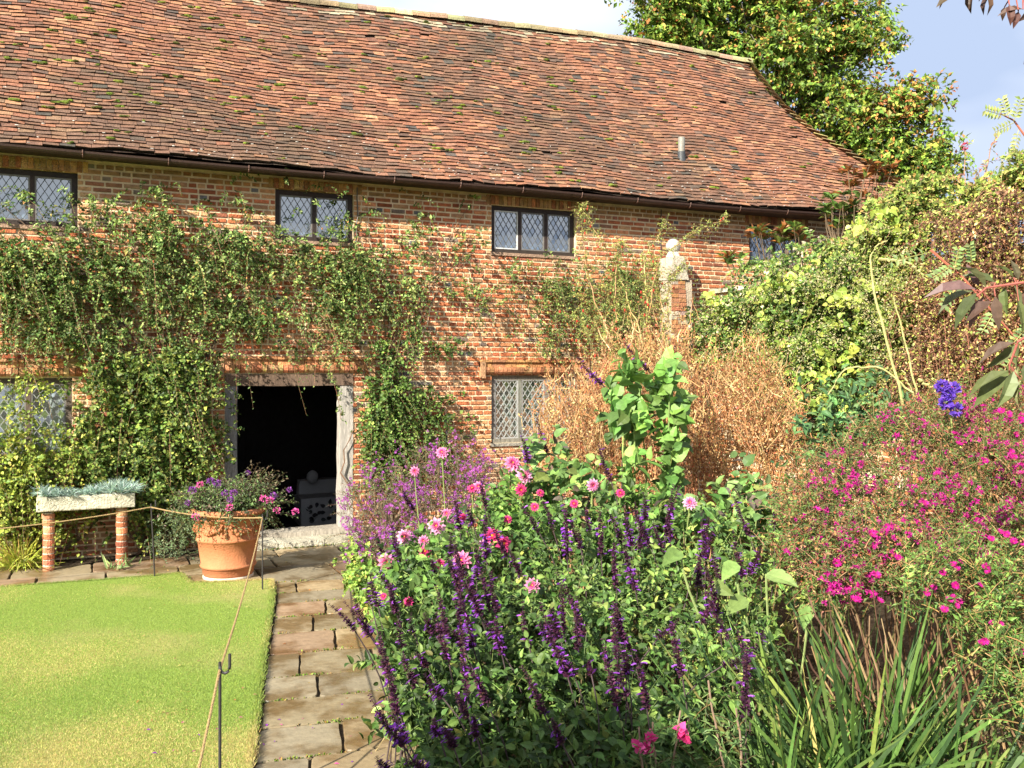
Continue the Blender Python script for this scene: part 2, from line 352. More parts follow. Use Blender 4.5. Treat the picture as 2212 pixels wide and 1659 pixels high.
a0 = np.array([1.64, -2.30]); a1 = np.array([-1.3, -16.0])
def edge_l(y): return np.interp(-y, [2.3, 3.1, 5.15, 6.76, 10, 16], [1.68, 1.55, 1.12, .80, .12, -1.28])
pd = unit(np.array([-.2, -.98])); pn = np.array([.98, -.2])
JY = [1262, 1286, 1308, 1338, 1373, 1417, 1468, 1518, 1575, 1646]; JX = [(1262, 1110), (1286, 1010), (1308, None), (1338, 1200), (1373, 1120), (1417, 1265), (1468, 1035), (1518, 1155), (1575, None), (1646, 1320)]
ys = [on_z(272 + 300, float(j))[1] for j in JY]
rows = []; prev = -2.32
allj = [272 + .3677 * q for q in [0]]
ylist = [-2.32] + [y for y in ys if y < -2.5] + [ys[-1] - .55 * k for k in range(1, 16)]
js = {1: 1110, 2: 1010, 3: None, 4: 1200, 5: 1120, 6: 1265, 7: 1035, 8: 1155, 9: None, 10: 1320, 11: 1110}
off_j = len([y for y in ys if y >= -2.5])
for k in range(len(ylist) - 1):
    y0, y1 = ylist[k], ylist[k + 1]; ym = (y0 + y1) / 2
    Wp = 1.7
    jx = js.get(k + 1 + off_j, None) if k + 1 + off_j in js else rng.uniform(900, 1300)
    pym = HY + F * 2.2 / (np.dot(np.array([edge_l(ym), ym]) - CAM[:2], fw[:2]))
    cuts = [0.0]
    if jx: 
        t = on_z(272 + .3677 * jx, pym)[0] - edge_l(ym)
        if t > 1.05: cuts += [t - .0]
        else: cuts += [t, t + rng.uniform(.55, .75)]
    else: cuts += [rng.uniform(1.1, 1.3)]
    cuts.append(Wp)
    for c0, c1 in zip(cuts[:-1], cuts[1:]):
        slab([(edge_l(y0) + c0 * .98, y0 - c0 * .2 * .6), (edge_l(y1) + c0 * .98, y1 - c0 * .2 * .6), (edge_l(y1) + c1 * .98, y1 - c1 * .2 * .6), (edge_l(y0) + c1 * .98, y0 - c1 * .2 * .6)], 0)
# terrace along the wall
yy = [-.50, -1.02, -1.55]
for r_ in range(2):
    x = -6.5
    while x < 4.0:
        w_ = rng.uniform(.6, 1.1)
        slab([(x, yy[r_]), (x, yy[r_ + 1]), (x + w_, yy[r_ + 1] + rng.normal(0, .004)), (x + w_, yy[r_])], 0); x += w_
x = .84
for w_ in (.75, .8, .7, .6): slab([(x, -1.56), (x, -2.08 - (x - .84) * .26), (x + w_, -2.08 - (x + w_ - .84) * .26), (x + w_, -1.56)], 0); x += w_
mb.build("path", M_flag, kind='structure')
# little moss/weeds in joints
mbm = MB(); qs = []
for k in range(len(ylist) - 1):
    m_ = 420; t = rng.uniform(0, 1.6, m_); keep = np.sin(t * 9 + k * 2) + rng.normal(0, .6, m_) > .2; t = t[keep]
    qs.append(np.column_stack([edge_l(ylist[k]) + t * .98 + rng.normal(0, .006, len(t)), ylist[k] - t * .12 + rng.normal(0, .007, len(t)), np.zeros(len(t))]))
q = np.concatenate(qs + [np.column_stack([U(1.8, 3.1, 500), rng.normal(-.47, .02, 500), np.zeros(500)]), np.column_stack([U(.3, 1.2, 250), rng.normal(-1.3, .25, 250), np.zeros(250)])[:60]])
n = len(q); leaves(mbm, q, unit(rv(n) * .8 + up), unit(rv(n) + up), U(.008, .026, n), pal(n, [(.12, .2, .03), (.2, .26, .04), (.3, .2, .06)]), T_DIA, .6)
tag(mbm.build("joint_moss", M_leaf, kind='stuff'), "tiny moss and weeds growing in the joints of the stone path", "moss", kind='stuff')

# ================================================================== HOUSE
house = thing("brick_house", "long old red brick house with a steep clay tile roof and leaded windows", "house", (4, 0, 0))
BR = [(.42, .135, .062), (.47, .17, .075), (.36, .11, .055), (.50, .21, .10), (.45, .24, .13), (.30, .11, .065), (.22, .16, .13), (.52, .29, .15)]
BW = [5, 5, 4, 4, 2.4, 2, .9, 1.3]
OPEN = [(-1.62, -.22, 3.88, 4.53), (2.07, 3.09, 3.88, 4.53), (5.07, 6.41, 3.87, 4.54), (9.56, 10.66, 3.88, 4.56), (-1.62, -.28, 1.17, 2.11), (5.07, 6.40, 1.17, 2.13), (1.45, 3.08, -.1, 2.15)]
def bricks(mb, x0, x1, z0, z1, opens, to3, course=.0685, bl=.215, relief=.013, P=BR, Wt=BW, light=None):
    """to3(x, depth, z) maps wall coords (depth outwards) to world"""
    nrow = int((z1 - z0) / course); Vs = []; Cs = []
    for r_ in range(nrow):
        za = z0 + r_ * course + .005; zb = za + course - .0145
        head = (r_ % 2 == 1); x = x0 - rng.uniform(0, .2)
        while x < x1:
            w_ = (.108 if (head and rng.random() < .75) or rng.random() < .12 else bl) * rng.uniform(.92, 1.07)
            xa, xb = max(x, x0), min(x + w_ - .014, x1); x += w_
            segs = [(xa, xb)]
            for (a, b, c, d) in opens:
                if zb > c + .004 and za < d - .004:
                    ns = []
                    for (p, q) in segs:
                        if q <= a or p >= b: ns.append((p, q))
                        else:
                            if p < a - .02: ns.append((p, a))
                            if q > b + .02: ns.append((b, q))
                    segs = ns
            for (p, q) in segs:
                if q - p < .02: continue
                e = .006; dz = rng.normal(0, .0016, 4); o = relief + rng.normal(0, .0035)
                pts = [(p, -.02, za), (q, -.02, za), (q, -.02, zb), (p, -.02, zb), (p + e, o, za + e + dz[0]), (q - e, o + rng.normal(0, .0015), za + e + dz[1]), (q - e, o, zb - e + dz[2]), (p + e, o, zb - e + dz[3])]
                Vs.append(pts)
                xm = (p + q) / 2; zm = (za + zb) / 2
                c = np.array(P[rng.choice(len(P), p=np.array(Wt) / sum(Wt))]) * math.exp(rng.normal(0, .13))
                if q - p < .13 and rng.random() < .045: c = np.array([.13, .125, .13]) * rng.uniform(.8, 1.5)
                if light: c = light(c, xm, zm)
                Cs.append(c)
    V = np.array(Vs); sh = V.shape; V = to3(V.reshape(-1, 3)).reshape(sh); hexes(mb, V, np.array(Cs))
def facade(v): return np.column_stack([v[:, 0], -v[:, 1], v[:, 2]])
def lich(c, x, z):
    s = math.sin(x * 1.7) + math.sin(x * 4.1 + 1) * .5
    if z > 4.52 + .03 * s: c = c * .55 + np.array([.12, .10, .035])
    for (a, b, cc, d) in OPEN[:6]:   # orange gauged bricks round the openings
        if (abs(x - a) < .12 or abs(x - b) < .12) and cc - .05 < z < d + .1 and rng.random() < .7: c = c * .35 + np.array([.40, .225, .105])
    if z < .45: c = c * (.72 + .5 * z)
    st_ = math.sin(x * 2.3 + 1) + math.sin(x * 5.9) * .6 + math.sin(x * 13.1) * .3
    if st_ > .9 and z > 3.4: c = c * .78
    pp_ = math.sin(x * 1.1 + z * 1.7) + math.sin(x * 2.9 - z * 3.1 + 2)
    if pp_ > 1.15: c = c * .8 + np.array([.09, .07, .045])
    return c
BR = [tuple(np.array(c) * np.array([1.12, 1.12, 1.0]) + np.array([.05, .028, .008])) for c in BR]
mb = MB()
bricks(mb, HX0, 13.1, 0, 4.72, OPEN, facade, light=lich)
# mortar body of the wall
xs = sorted(set([HX0, 13.1] + [o[0] for o in OPEN] + [o[1] for o in OPEN])); zs = sorted(set([-.4, 4.74] + [o[2] for o in OPEN] + [o[3] for o in OPEN]))
MC = (.72, .58, .38)
for i in range(len(xs) - 1):
    zrun = None
    for k in range(len(zs) - 1):
        xm, zm = (xs[i] + xs[i + 1]) / 2, (zs[k] + zs[k + 1]) / 2
        solid = not any(a < xm < b and c < zm < d for a, b, c, d in OPEN)
        if solid:
            if zrun is None: zrun = zs[k]
        if (not solid or k == len(zs) - 2) and zrun is not None:
            top = zs[k + 1] if solid else zs[k]
            box(mb, (xs[i], 0, zrun), (xs[i + 1], .3, top), MC, 1); zrun = None
box(mb, (HX1 - .5, .3, 0), (HX1 - .2, HY1, 4.74), (.40, .2, .12)); box(mb, (HX0, HY1 - .3, -.4), (13.1, HY1, 4.74), (.40, .2, .12)); box(mb, (HX0 - .3, 0, -.4), (HX0, HY1, 4.74), (.4, .2, .12))
wall = mb.build("wall", [M_brick, M_mortar], house)
# hood moulds
def hood(x0, x1, zt, drop=.0):
    mb = MB(); x = x0
    while x < x1 - .02:
        w_ = rng.uniform(.17, .22); e = min(x + w_ - .008, x1)
        c = pal(1, BR, BW)[0]; c = c * .7 + np.array([.13, .09, .05])
        box(mb, (x, -.085 + rng.normal(0, .002), zt - .035), (e, .0, zt), c * .8); box(mb, (x, -.055 + rng.normal(0, .002), zt - .105), (e, .0, zt - .037), c); x += w_
    x = x0 + .08
    while x < x1 - .08:
        w_ = .066; c = pal(1, [(.48, .22, .11), (.52, .30, .15), (.42, .16, .08)])[0]
        zb = zt - .205; V = []
        for xx in (x, x + w_ - .008):
            V += [(xx, 0, zb), (xx, -.035, zb), (xx, -.062, zb + .03), (xx, -.07, zb + .065), (xx, -.07, zb + .098), (xx, 0, zb + .098)]
        mb.add(V, [[i, i + 6, (i + 1) % 6 + 6, (i + 1) % 6] for i in range(6)], c); mb.add(V, [[0, 1, 2, 3, 4, 5], [11, 10, 9, 8, 7, 6]], c); x += w_
    for xa in (x0, x1 - .07): box(mb, (xa, -.08, zt - .26), (xa + .07, 0, zt - .038), (.42, .24, .13))
    mb.build("hood_mould", M_brick, house)
hood(1.36, 3.36, 2.375); hood(4.88, 6.60, 2.35); hood(-1.9, -.04, 2.335)
# gauged arches above the top windows
for (a, b, c, d) in OPEN[:4]:
    mb = MB(); x = a - .08
    while x < b + .06:
        w_ = .064; t = (x - a) / (b - a) - .5; cc = pal(1, [(.42, .23, .10), (.36, .16, .075), (.46, .28, .12)])[0]
        zb = d + .005 - .03 * (4 * t * t - 1) * 0; lean = t * .03
        V = [(x, .0, zb), (x + w_ - .008, .0, zb), (x + w_ - .008, .0, zb), (x, .0, zb)]
        box(mb, (x, -.02 + rng.normal(0, .002), zb), (x + w_ - .008, .0, zb + .125), cc); x += w_
    mb.build("window_arch", M_brick, house)
# windows
def clip_poly(P, x0, x1, z0, z1):
    def cl(P, f, inter):
        out = []
        for i in range(len(P)):
            a, b = P[i - 1], P[i]
            if f(b):
                if not f(a): out.append(inter(a, b))
                out.append(b)
            elif f(a): out.append(inter(a, b))
        return out
    for ax, v, s in ((0, x0, 1), (0, x1, -1), (1, z0, 1), (1, z1, -1)):
        if not P: return P
        f = lambda p: s * (p[ax] - v) >= 0
        def inter(a, b):
            t = (v - a[ax]) / (b[ax] - a[ax]); return (a[0] + (b[0] - a[0]) * t, a[1] + (b[1] - a[1]) * t)
        P = cl(P, f, inter)
    return P
def window(x0, x1, z0, z1, nl, back, fcol, curtain, ccol, dw=.085, dh=.135, lead=(.11, .12, .125), fmat=None):
    mb = MB(); fmat = fmat or M_darkwood; ft = .065; y = back
    def fb(a, c, b, d, dy=0, th=.07): box(mb, (a, y - .02 - dy, c), (b, y - .02 + th, d), pal(1, [fcol], jit=.1)[0])
    fb(x0, z1 - ft, x1, z1); fb(x0, z0, x1, z0 + ft * .9, .012); fb(x0, z0 + ft * .9, x0 + ft, z1 - ft); fb(x1 - ft, z0 + ft * .9, x1, z1 - ft)
    lw = (x1 - x0 - 2 * ft - (nl - 1) * .05) / nl; lights = []
    for i in range(nl):
        a = x0 + ft + i * (lw + .05); lights.append((a, a + lw))
        if i < nl - 1: fb(a + lw, z0 + ft * .9, a + lw + .05, z1 - ft, -.004)
    w = mb.build("window", fmat, house)
    za, zb = z0 + ft * .9, z1 - ft
    for i, (a, b) in enumerate(lights):
        mc = MB(); t = .018; lc = (.33, .33, .32) if (nl == 3 and i == 0) or fcol[0] > .2 else (.16, .15, .14)
        if nl == 3 and i == 0 and z0 > 3: lc = (.6, .6, .58)
        for lo_, hi_ in (((a, za), (b, za + t)), ((a, zb - t), (b, zb)), ((a, za + t), (a + t, zb - t)), ((b - t, za + t), (b, zb - t))): box(mc, (lo_[0], y - .012, lo_[1]), (hi_[0], y + .012, hi_[1]), lc)
        mc.build("casement", M_iron, w)
        ml = MB(); mg = MB(); A, B, Cc, Dd = a + t, b - t, za + t, zb - t
        nx = int((B - A) / dw) + 3; nzv = int((Dd - Cc) / dh) + 3
        for u_ in range(-2, nx * 2):
            for v_ in range(-2, nzv * 2):
                if (u_ + v_) % 2: continue
                cx_, cz_ = A + u_ * dw / 2, Cc + v_ * dh / 2
                P = clip_poly([(cx_ - dw / 2, cz_), (cx_, cz_ - dh / 2), (cx_ + dw / 2, cz_), (cx_, cz_ + dh / 2)], A, B, Cc, Dd)
                if len(P) < 3: continue
                tx, tz = rng.normal(0, .028), rng.normal(0, .028)
                mg.add([(p[0], y + (p[0] - cx_) * tx + (p[1] - cz_) * tz, p[1]) for p in P], [list(range(len(P)))], (1, 1, 1))
        # cames
        sl = dh / dw; 
        for sg in (1, -1):
            k = -60
            for k in range(-60, 60):
                # line z = sg*sl*(x-A) + Cc + k*dh  (shifted half)
                z_0 = Cc + k * dh + dh / 2
                pts = []
                for X in (A, B):
                    Z = sg * sl * (X - A) + z_0
                    if Cc <= Z <= Dd: pts.append((X, Z))
                for Z in (Cc, Dd):
                    X = A + (Z - z_0) / (sg * sl)
                    if A < X < B: pts.append((X, Z))
                if len(pts) >= 2:
                    p, q = pts[0], pts[1]; d = unit(np.array([q[0] - p[0], q[1] - p[1]])); nn = np.array([-d[1], d[0]]) * .0035
                    V = []
                    for yy_ in (y - .006, y + .006):
                        V += [(p[0] - nn[0], yy_, p[1] - nn[1]), (q[0] - nn[0], yy_, q[1] - nn[1]), (q[0] + nn[0], yy_, q[1] + nn[1]), (p[0] + nn[0], yy_, p[1] + nn[1])]
                    ml.add(V, BOXF, lead)
        ml.build("lead_lattice", M_iron, w); mg.build("pane", M_glass, w)
    # curtain or blind behind the glass
    mc = MB(); nx_ = 60; X = np.linspace(x0, x1, nx_); yc = back + .085 + (.014 * np.sin(X * 55) + .010 * np.sin(X * 23 + 1) if curtain else .0 * X)
    V = np.concatenate([np.column_stack([X, yc, np.full(nx_, z0)]), np.column_stack([X, yc, np.full(nx_, z1)])])
    mc.add(V, [[i, i + 1, nx_ + i + 1, nx_ + i] for i in range(nx_ - 1)], ccol)
    mc.build("curtain" if curtain else "blind", M_cloth, w, smooth=True)
    ms = MB(); box(ms, (x0 - .02, -.03, z0 - .045), (x1 + .02, .1, z0 - .002), (.30, .2, .14) if z0 > 3 else (.28, .26, .22)); ms.build("sill", M_stone, w)
DK = (.035, .024, .02); GY = (.22, .20, .17)
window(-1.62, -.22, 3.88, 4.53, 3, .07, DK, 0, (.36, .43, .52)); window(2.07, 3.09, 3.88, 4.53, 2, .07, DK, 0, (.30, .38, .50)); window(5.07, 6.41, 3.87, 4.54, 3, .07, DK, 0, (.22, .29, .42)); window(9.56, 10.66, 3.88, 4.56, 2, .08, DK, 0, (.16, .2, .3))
window(-1.62, -.28, 1.17, 2.11, 3, .06, (.10, .075, .06), 1, (.55, .57, .52), .085, .125, (.3, .31, .31)); window(5.07, 6.40, 1.17, 2.13, 3, .05, GY, 1, (.60, .62, .54), .085, .125, (.34, .35, .34), M_wood)
# door frame, threshold, step
df = MB(); G1 = (.30, .28, .25)
def beam(mb, lo, hi, c, n=9, ax=2, amp=.004):
    """timber with uneven faces"""
    lo = np.array(lo, float); hi = np.array(hi, float); ts = np.linspace(0, 1, n); o = [i for i in range(3) if i != ax]
    rings = []
    for t in ts:
        r_ = []
        for a, b in ((0, 0), (1, 0), (1, 1), (0, 1)):
            p = np.zeros(3); p[ax] = lo[ax] + (hi[ax] - lo[ax]) * t; p[o[0]] = (lo, hi)[a][o[0]] + rng.normal(0, amp); p[o[1]] = (lo, hi)[b][o[1]] + rng.normal(0, amp); r_.append(p)
        rings.append(r_)
    V = np.array(rings).reshape(-1, 3); f = []
    for i in range(n - 1):
        for k in range(4): f.append([4 * i + k, 4 * i + (k + 1) % 4, 4 * i + 4 + (k + 1) % 4, 4 * i + 4 + k])
    mb.add(V, f, c); mb.add(V, [[3, 2, 1, 0], [4 * n - 4, 4 * n - 3, 4 * n - 2, 4 * n - 1]], c)
beam(df, (1.45, -.01, .13), (1.60, .2, 2.0), (.21, .205, .20)); beam(df, (2.91, -.012, .13), (3.08, .2, 2.0), (.40, .37, .33))
beam(df, (1.45, -.015, 2.003), (3.08, .2, 2.148), (.15, .10, .07), ax=0)
frame = df.build("door_frame", M_wood, house)
th_ = MB(); beam(th_, (1.47, -.06, .04), (3.09, .28, .13), (.38, .34, .28), ax=0); th_.build("threshold", M_wood, frame)
st = MB()
for a, b in ((1.55, 2.02), (2.03, 2.60), (2.61, 3.15)):
    beam(st, (a, -.46, -.01), (b, -.062, .065 + rng.normal(0, .006)), (.44, .41, .32) if b < 3 else (.40, .37, .28), ax=0, amp=.009, n=5)
st.build("doorstep", M_stone, house)
# inside room
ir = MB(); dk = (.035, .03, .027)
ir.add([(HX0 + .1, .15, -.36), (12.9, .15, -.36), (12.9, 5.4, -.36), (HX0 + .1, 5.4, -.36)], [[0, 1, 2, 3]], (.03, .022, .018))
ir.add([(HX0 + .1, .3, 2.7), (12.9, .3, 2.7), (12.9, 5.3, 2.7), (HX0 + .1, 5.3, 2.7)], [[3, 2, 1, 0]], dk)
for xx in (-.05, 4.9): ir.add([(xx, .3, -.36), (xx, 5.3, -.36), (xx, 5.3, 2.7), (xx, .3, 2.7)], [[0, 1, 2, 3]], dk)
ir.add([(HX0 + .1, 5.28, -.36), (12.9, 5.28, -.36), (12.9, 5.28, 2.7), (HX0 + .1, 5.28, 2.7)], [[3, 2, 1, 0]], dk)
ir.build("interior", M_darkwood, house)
# gutter
xe = np.linspace(HX0, 13.7, 60)
def z_eave(x): return np.interp(x, [-7, -1, 5, 8, 11, 13.7], [4.72, 4.73, 4.74, 4.75, 4.78, 4.80])
gu = MB(); prof = [(math.cos(a) * .055, math.sin(a) * .055) for a in np.linspace(math.pi, 2 * math.pi, 8)]
V = []; 
for x in xe:
    zz = z_eave(x) - .035 - .012 * math.sin(x * .9)
    for (a, b) in prof: V.append((x, -.40 + a, zz + b))
    for (a, b) in prof[::-1]: V.append((x, -.40 + a * .85, zz + b * .85))
V = np.array(V); f = []
for i in range(len(xe) - 1):
    for k in range(16): f.append([16 * i + k, 16 * i + (k + 1) % 16, 16 * i + 16 + (k + 1) % 16, 16 * i + 16 + k])
gu.add(V, f, (.045, .024, .018)); gutter = gu.build("gutter", M_iron, house)
for x in np.arange(HX0 + .4, 13.4, .92):
    br = MB()
    zz = z_eave(x) - .035 - .012 * math.sin(x * .9)
    P = [(x, -.40 + math.cos(a) * .062, zz + math.sin(a) * .062) for a in np.linspace(math.pi * .95, 2.0 * math.pi, 8)]
    tube1(br, P, .008, (.10, .05, .035), 4); tube1(br, [P[-1], (x, -.2, zz + .02), (x, -.02, zz + .01)], .007, (.05, .03, .025), 4)
    br.build("bracket", M_iron, gutter)
# soffit board
sf = MB(); box(sf, (HX0, -.33, 4.69), (13.3, .0, 4.712), (.05, .035, .028)); sf.build("eaves_board", M_darkwood, house)
# lightning cable down the wall
cb = MB(); tube1(cb, wob((7.87, -.035, 4.66), (7.85, -.035, .1), 14, .03), .009, (.05, .04, .035), 5); cb.build("wall_cable", M_iron, house)
cb = MB(); tube1(cb, wob((3.13, -.03, 4.62), (3.12, -.03, 3.9), 10, .02), .008, (.12, .11, .10), 5); cb.build("wall_cable", M_iron, house)
# air brick under the trough
ab = MB(); p = on_y(430, 1190)
box(ab, (.50, -.022, .30), (.72, -.001, .38), (.03, .025, .025)); ab.build("air_vent", M_iron, house)

# ------------------------------------------------------------------ roof
def z_ridge(x): return np.interp(x, [-7, 2.6, 5.7, 9.2, 11.7], [7.98, 8.05, 8.20, 8.34, 8.30])
def wavef(x, s): return .016 * np.sin(x * 1.3 + s * 3) + .010 * np.sin(x * 3.1 - s * 7 + 1) + .006 * np.sin(x * 7.3 + s * 19)
def roofp(x, s):
    x = np.asarray(x, float); s = np.asarray(s, float)
    ze = z_eave(x); zr = z_ridge(x)
    y = -.42 + 3.22 * s; z = ze + (zr - ze) * (s - .030 * np.sin(math.pi * s)) + wavef(x, s)
    return np.stack(np.broadcast_arrays(x, y, z), -1)
hipx = [(1614, 134), (1640, 172), (1689, 234), (1748, 284), (1823, 330), (1873, 360), (1940, 406)]
hs = []
for (a, b) in hipx:
    s_ = np.linspace(0, 1, 2001); q = on_y(np.full(2001, float(a)), np.full(2001, float(b)), -.42 + 3.22 * s_)
    d = q[:, 2] - roofp(q[:, 0], s_)[:, 2]; i = int(np.argmin(np.abs(d))); hs.append((s_[i], q[i, 0]))
hs = sorted(hs); hs = [(0.0, hs[0][1] + .55 * hs[0][0] / .15 * .55 + .25)] + hs; hs[-1] = (1.0, hs[-1][1])
HS = np.array(hs); print("HIP", HS.round(2).tolist())
def x_end(s): return np.interp(s, HS[:, 0], HS[:, 1])
RT = [(.28, .125, .07), (.24, .105, .062), (.33, .16, .085), (.19, .09, .058), (.14, .085, .062), (.38, .21, .115), (.09, .072, .06), (.27, .135, .085)]
RW = [8, 8, 5, 4, 2, 1, .8, 6]
rl = 4.62; gauge = .088; nr = int(rl / gauge)
Vs = []; Cs = []
nzg = lambda x, s: math.sin(x * .9 + s * 5) * .5 + math.sin(x * 2.3 - s * 9 + 2) * .3 + math.sin(x * .37 + 1 - s * 2) * .5
for r_ in range(nr + 1):
    s0 = r_ * gauge / rl; x = HX0 - rng.uniform(0, .16)
    roww = rng.normal(0, .0015)
    while True:
        w_ = .166 * rng.uniform(.95, 1.05)
        if x + w_ > x_end(min(s0 + .01, 1)) + .03: break
        a = x + .0025; b = x + w_ - .0025; x += w_
        if rng.random() < .001: continue
        ds = rng.normal(0, .006) / rl; lift = .026 + abs(rng.normal(0, .004)); tl = rng.normal(0, .004)
        p = roofp([a, b, b, a], [s0 + ds + roww + rng.normal(0, .0012), s0 + ds + roww + rng.normal(0, .0012), min(s0 + .029, 1.003), min(s0 + .029, 1.003)])
        nn = np.array([0, -.75, .66])
        top = p + nn * np.array([lift + tl, lift - tl, .004, .004])[:, None]; bot = top - nn * .024
        Vs.append([bot[0], bot[1], bot[2], bot[3], top[0], top[1], top[2], top[3]])
        c = np.array(RT[rng.choice(8, p=np.array(RW) / sum(RW))]) * math.exp(rng.normal(0, .10))
        g = nzg(x, s0) + rng.normal(0, .42) + .35 * math.exp(-((x - 7.5) / 2.2) ** 2) * (s0 < .6)
        if g > .75 - .55 * (s0 < .3): c = c * .5 + np.array([.035, .032, .024])
        if s0 > .93 and rng.random() < .4: c = np.array([.40, .33, .22]) * rng.uniform(.7, 1.15)
        Cs.append(c)
Cs = np.repeat(np.array(Cs)[:, None], 6, 1); Cs[:, 2] = Cs[:, 2] * .16 + np.array([.010, .010, .008])   # butt edges darkened: algae plus painted shade for the course lines
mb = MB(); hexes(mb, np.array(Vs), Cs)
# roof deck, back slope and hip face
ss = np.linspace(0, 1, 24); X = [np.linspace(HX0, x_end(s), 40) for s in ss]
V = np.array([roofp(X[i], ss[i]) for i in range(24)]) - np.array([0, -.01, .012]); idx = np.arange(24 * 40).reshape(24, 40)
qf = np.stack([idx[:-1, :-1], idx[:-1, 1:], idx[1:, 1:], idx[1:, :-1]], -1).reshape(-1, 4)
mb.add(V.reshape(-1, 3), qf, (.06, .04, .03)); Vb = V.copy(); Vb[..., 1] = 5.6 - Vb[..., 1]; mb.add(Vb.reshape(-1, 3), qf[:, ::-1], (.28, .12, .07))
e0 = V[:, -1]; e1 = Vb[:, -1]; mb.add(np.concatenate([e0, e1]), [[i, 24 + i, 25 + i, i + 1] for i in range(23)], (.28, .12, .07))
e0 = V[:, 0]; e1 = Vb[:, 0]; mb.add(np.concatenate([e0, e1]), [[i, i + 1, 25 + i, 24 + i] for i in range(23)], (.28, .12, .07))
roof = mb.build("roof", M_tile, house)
# white lichen and moss
mm = MB(); k = 420; xm = U(HX0, 12.5, k); sm = rng.beta(1.1, 1.4, k)
for x, s in zip(xm, sm):
    if x > x_end(s) - .2: continue
    if x > 7 and rng.random() < .6: continue
    p = roofp(x, s) + np.array([0, -.018, .022]); r_ = rng.uniform(.014, .042)
    for j in range(3): blob(mm, p + rng.normal(0, .022, 3) * np.array([1.6, .4, .3]), (r_ * rng.uniform(.9, 1.8), r_ * .7, r_ * .5), pal(1, [(.13, .17, .03), (.09, .10, .03), (.19, .24, .04)])[0], 6, 4)
m_ = mm.build("moss", M_moss, roof, kind='stuff')
lm = MB(); k = 260; xm = U(-1.3, 12.5, k); sm = np.abs(rng.normal(.03, .14, k)) % 1
for x, s in zip(xm, sm):
    if x > x_end(s) - .2: continue
    p = roofp(x, s) + np.array([0, -.0185, .0195]); blob(lm, p, (rng.uniform(.008, .025), .007, .005), (.62, .6, .54), 6, 3)
lm.build("lichen", M_stone, roof, kind='stuff')
# ridge tiles
x = HX0; rg = MB()
while x < x_end(1) - .05:
    w_ = .31; b = min(x + w_ - .006, x_end(1) + .05); P = []
    for xx in (x, b):
        zz = float(z_ridge(xx)) + .01 + rng.normal(0, .005)
        for a in np.linspace(-.15, math.pi + .15, 8): P.append((xx, 2.8 - math.cos(a) * .125, zz - .045 + math.sin(a) * .105))
    c = pal(1, [(.42, .33, .18), (.38, .25, .15), (.45, .37, .20), (.30, .26, .14)])[0]
    rg.add(P, [[i, i + 8, i + 9, i + 1] for i in range(7)], c); rg.add(P, [list(range(8)), list(range(15, 7, -1))], c * .7); x += w_
rg.build("ridge_tiles", M_tile, roof)
# hip tiles
hp = MB(); s = .0
while s < .99:
    s1 = s + .028; a = roofp(x_end(s), s); b = roofp(x_end(min(s1 + .01, 1)), min(s1 + .01, 1)); d = unit(b - a); o = np.array([.55, -.45, .7])
    sdv = unit(np.cross(d, o)); c = pal(1, [(.56, .42, .22), (.60, .48, .24), (.44, .26, .14), (.56, .48, .16)])[0]; P = []
    for q, wd, lf in ((a, .15, .085), (b, .09, .02)):
        for t in np.linspace(-1, 1, 5): P.append(q + sdv * wd * t + o * (lf + .035 * (1 - t * t)) - o * .02)
    P = np.array(P); hp.add(np.concatenate([P, P - o * .014]), [[i, i + 1, i + 6, i + 5] for i in range(4)] + [[i + 10, i + 11, i + 1, i] for i in range(4)], c); s = s1
hp.build("hip_tiles", M_tile, roof)
# vent pipe
s_ = np.linspace(0, 1, 2001); q = on_y(np.full(2001, 1472.), np.full(2001, 345.), -.42 + 3.22 * s_); i = int(np.argmin(np.abs(q[:, 2] - roofp(q[:, 0], s_)[:, 2]))); vp = q[i]
vpb = MB(); lathe(vpb, [(.001, .36), (.048, .36), (.055, .355), (.055, .12)], (.20, .19, .16), vp, 16); lathe(vpb, [(.062, .125), (.062, .08), (.066, .0), (.075, -.1)], (.05, .055, .06), vp, 16)
vpb.build("vent_pipe", M_iron, roof, smooth=True)

# room contents
ac = thing("armchair", "armchair in a white loose cover with dark leaf print, just inside the dark doorway", "armchair", (3.55, 3.1, -.36))
p0 = on_y(650, 1125, 3.0); p1 = on_y(750, 1055, 3.0)
def cushion(mb, lo, hi, c, bulge=.03, n=7):
    lo = np.array(lo, float); hi = np.array(hi, float); ce = (lo + hi) / 2; hf = (hi - lo) / 2
    for ax in range(3):
        for sg in (-1, 1):
            u_, v_ = [i for i in range(3) if i != ax]; g = np.linspace(-1, 1, n); A, B = np.meshgrid(g, g, indexing='ij')
            P = np.zeros((n, n, 3)); P[..., u_] = A; P[..., v_] = B; P[..., ax] = sg
            r_ = np.maximum(np.linalg.norm(P, axis=-1), 1e-6)[..., None]; Q = P * (1 - .12 * (r_ - 1)) ; V = ce + Q * hf
            idx = np.arange(n * n).reshape(n, n); f = np.stack([idx[:-1, :-1], idx[1:, :-1], idx[1:, 1:], idx[:-1, 1:]], -1).reshape(-1, 4)
            if (sg > 0) == (ax == 1): f = f[:, ::-1]
            mb.add(V.reshape(-1, 3), f, c)
wc = (.50, .50, .50); X0, X1 = p0[0], p0[0] + .95; zf = -.36; zt = p1[2]
a_ = MB(); cushion(a_, (X0 + .1, 3.0, zf + .02), (X1 - .1, 3.6, zf + .50), wc); a_.build("seat", M_cloth, ac, smooth=True)
a_ = MB(); cushion(a_, (X0 + .05, 3.5, zf + .3), (X1 - .05, 3.75, zt + .12), wc); a_.build("backrest", M_cloth, ac, smooth=True)
for xx in (X0, X1 - .18):
    a_ = MB(); cushion(a_, (xx, 2.98, zf + .02), (xx + .18, 3.65, zt - .12), wc); a_.build("armrest", M_cloth, ac, smooth=True)
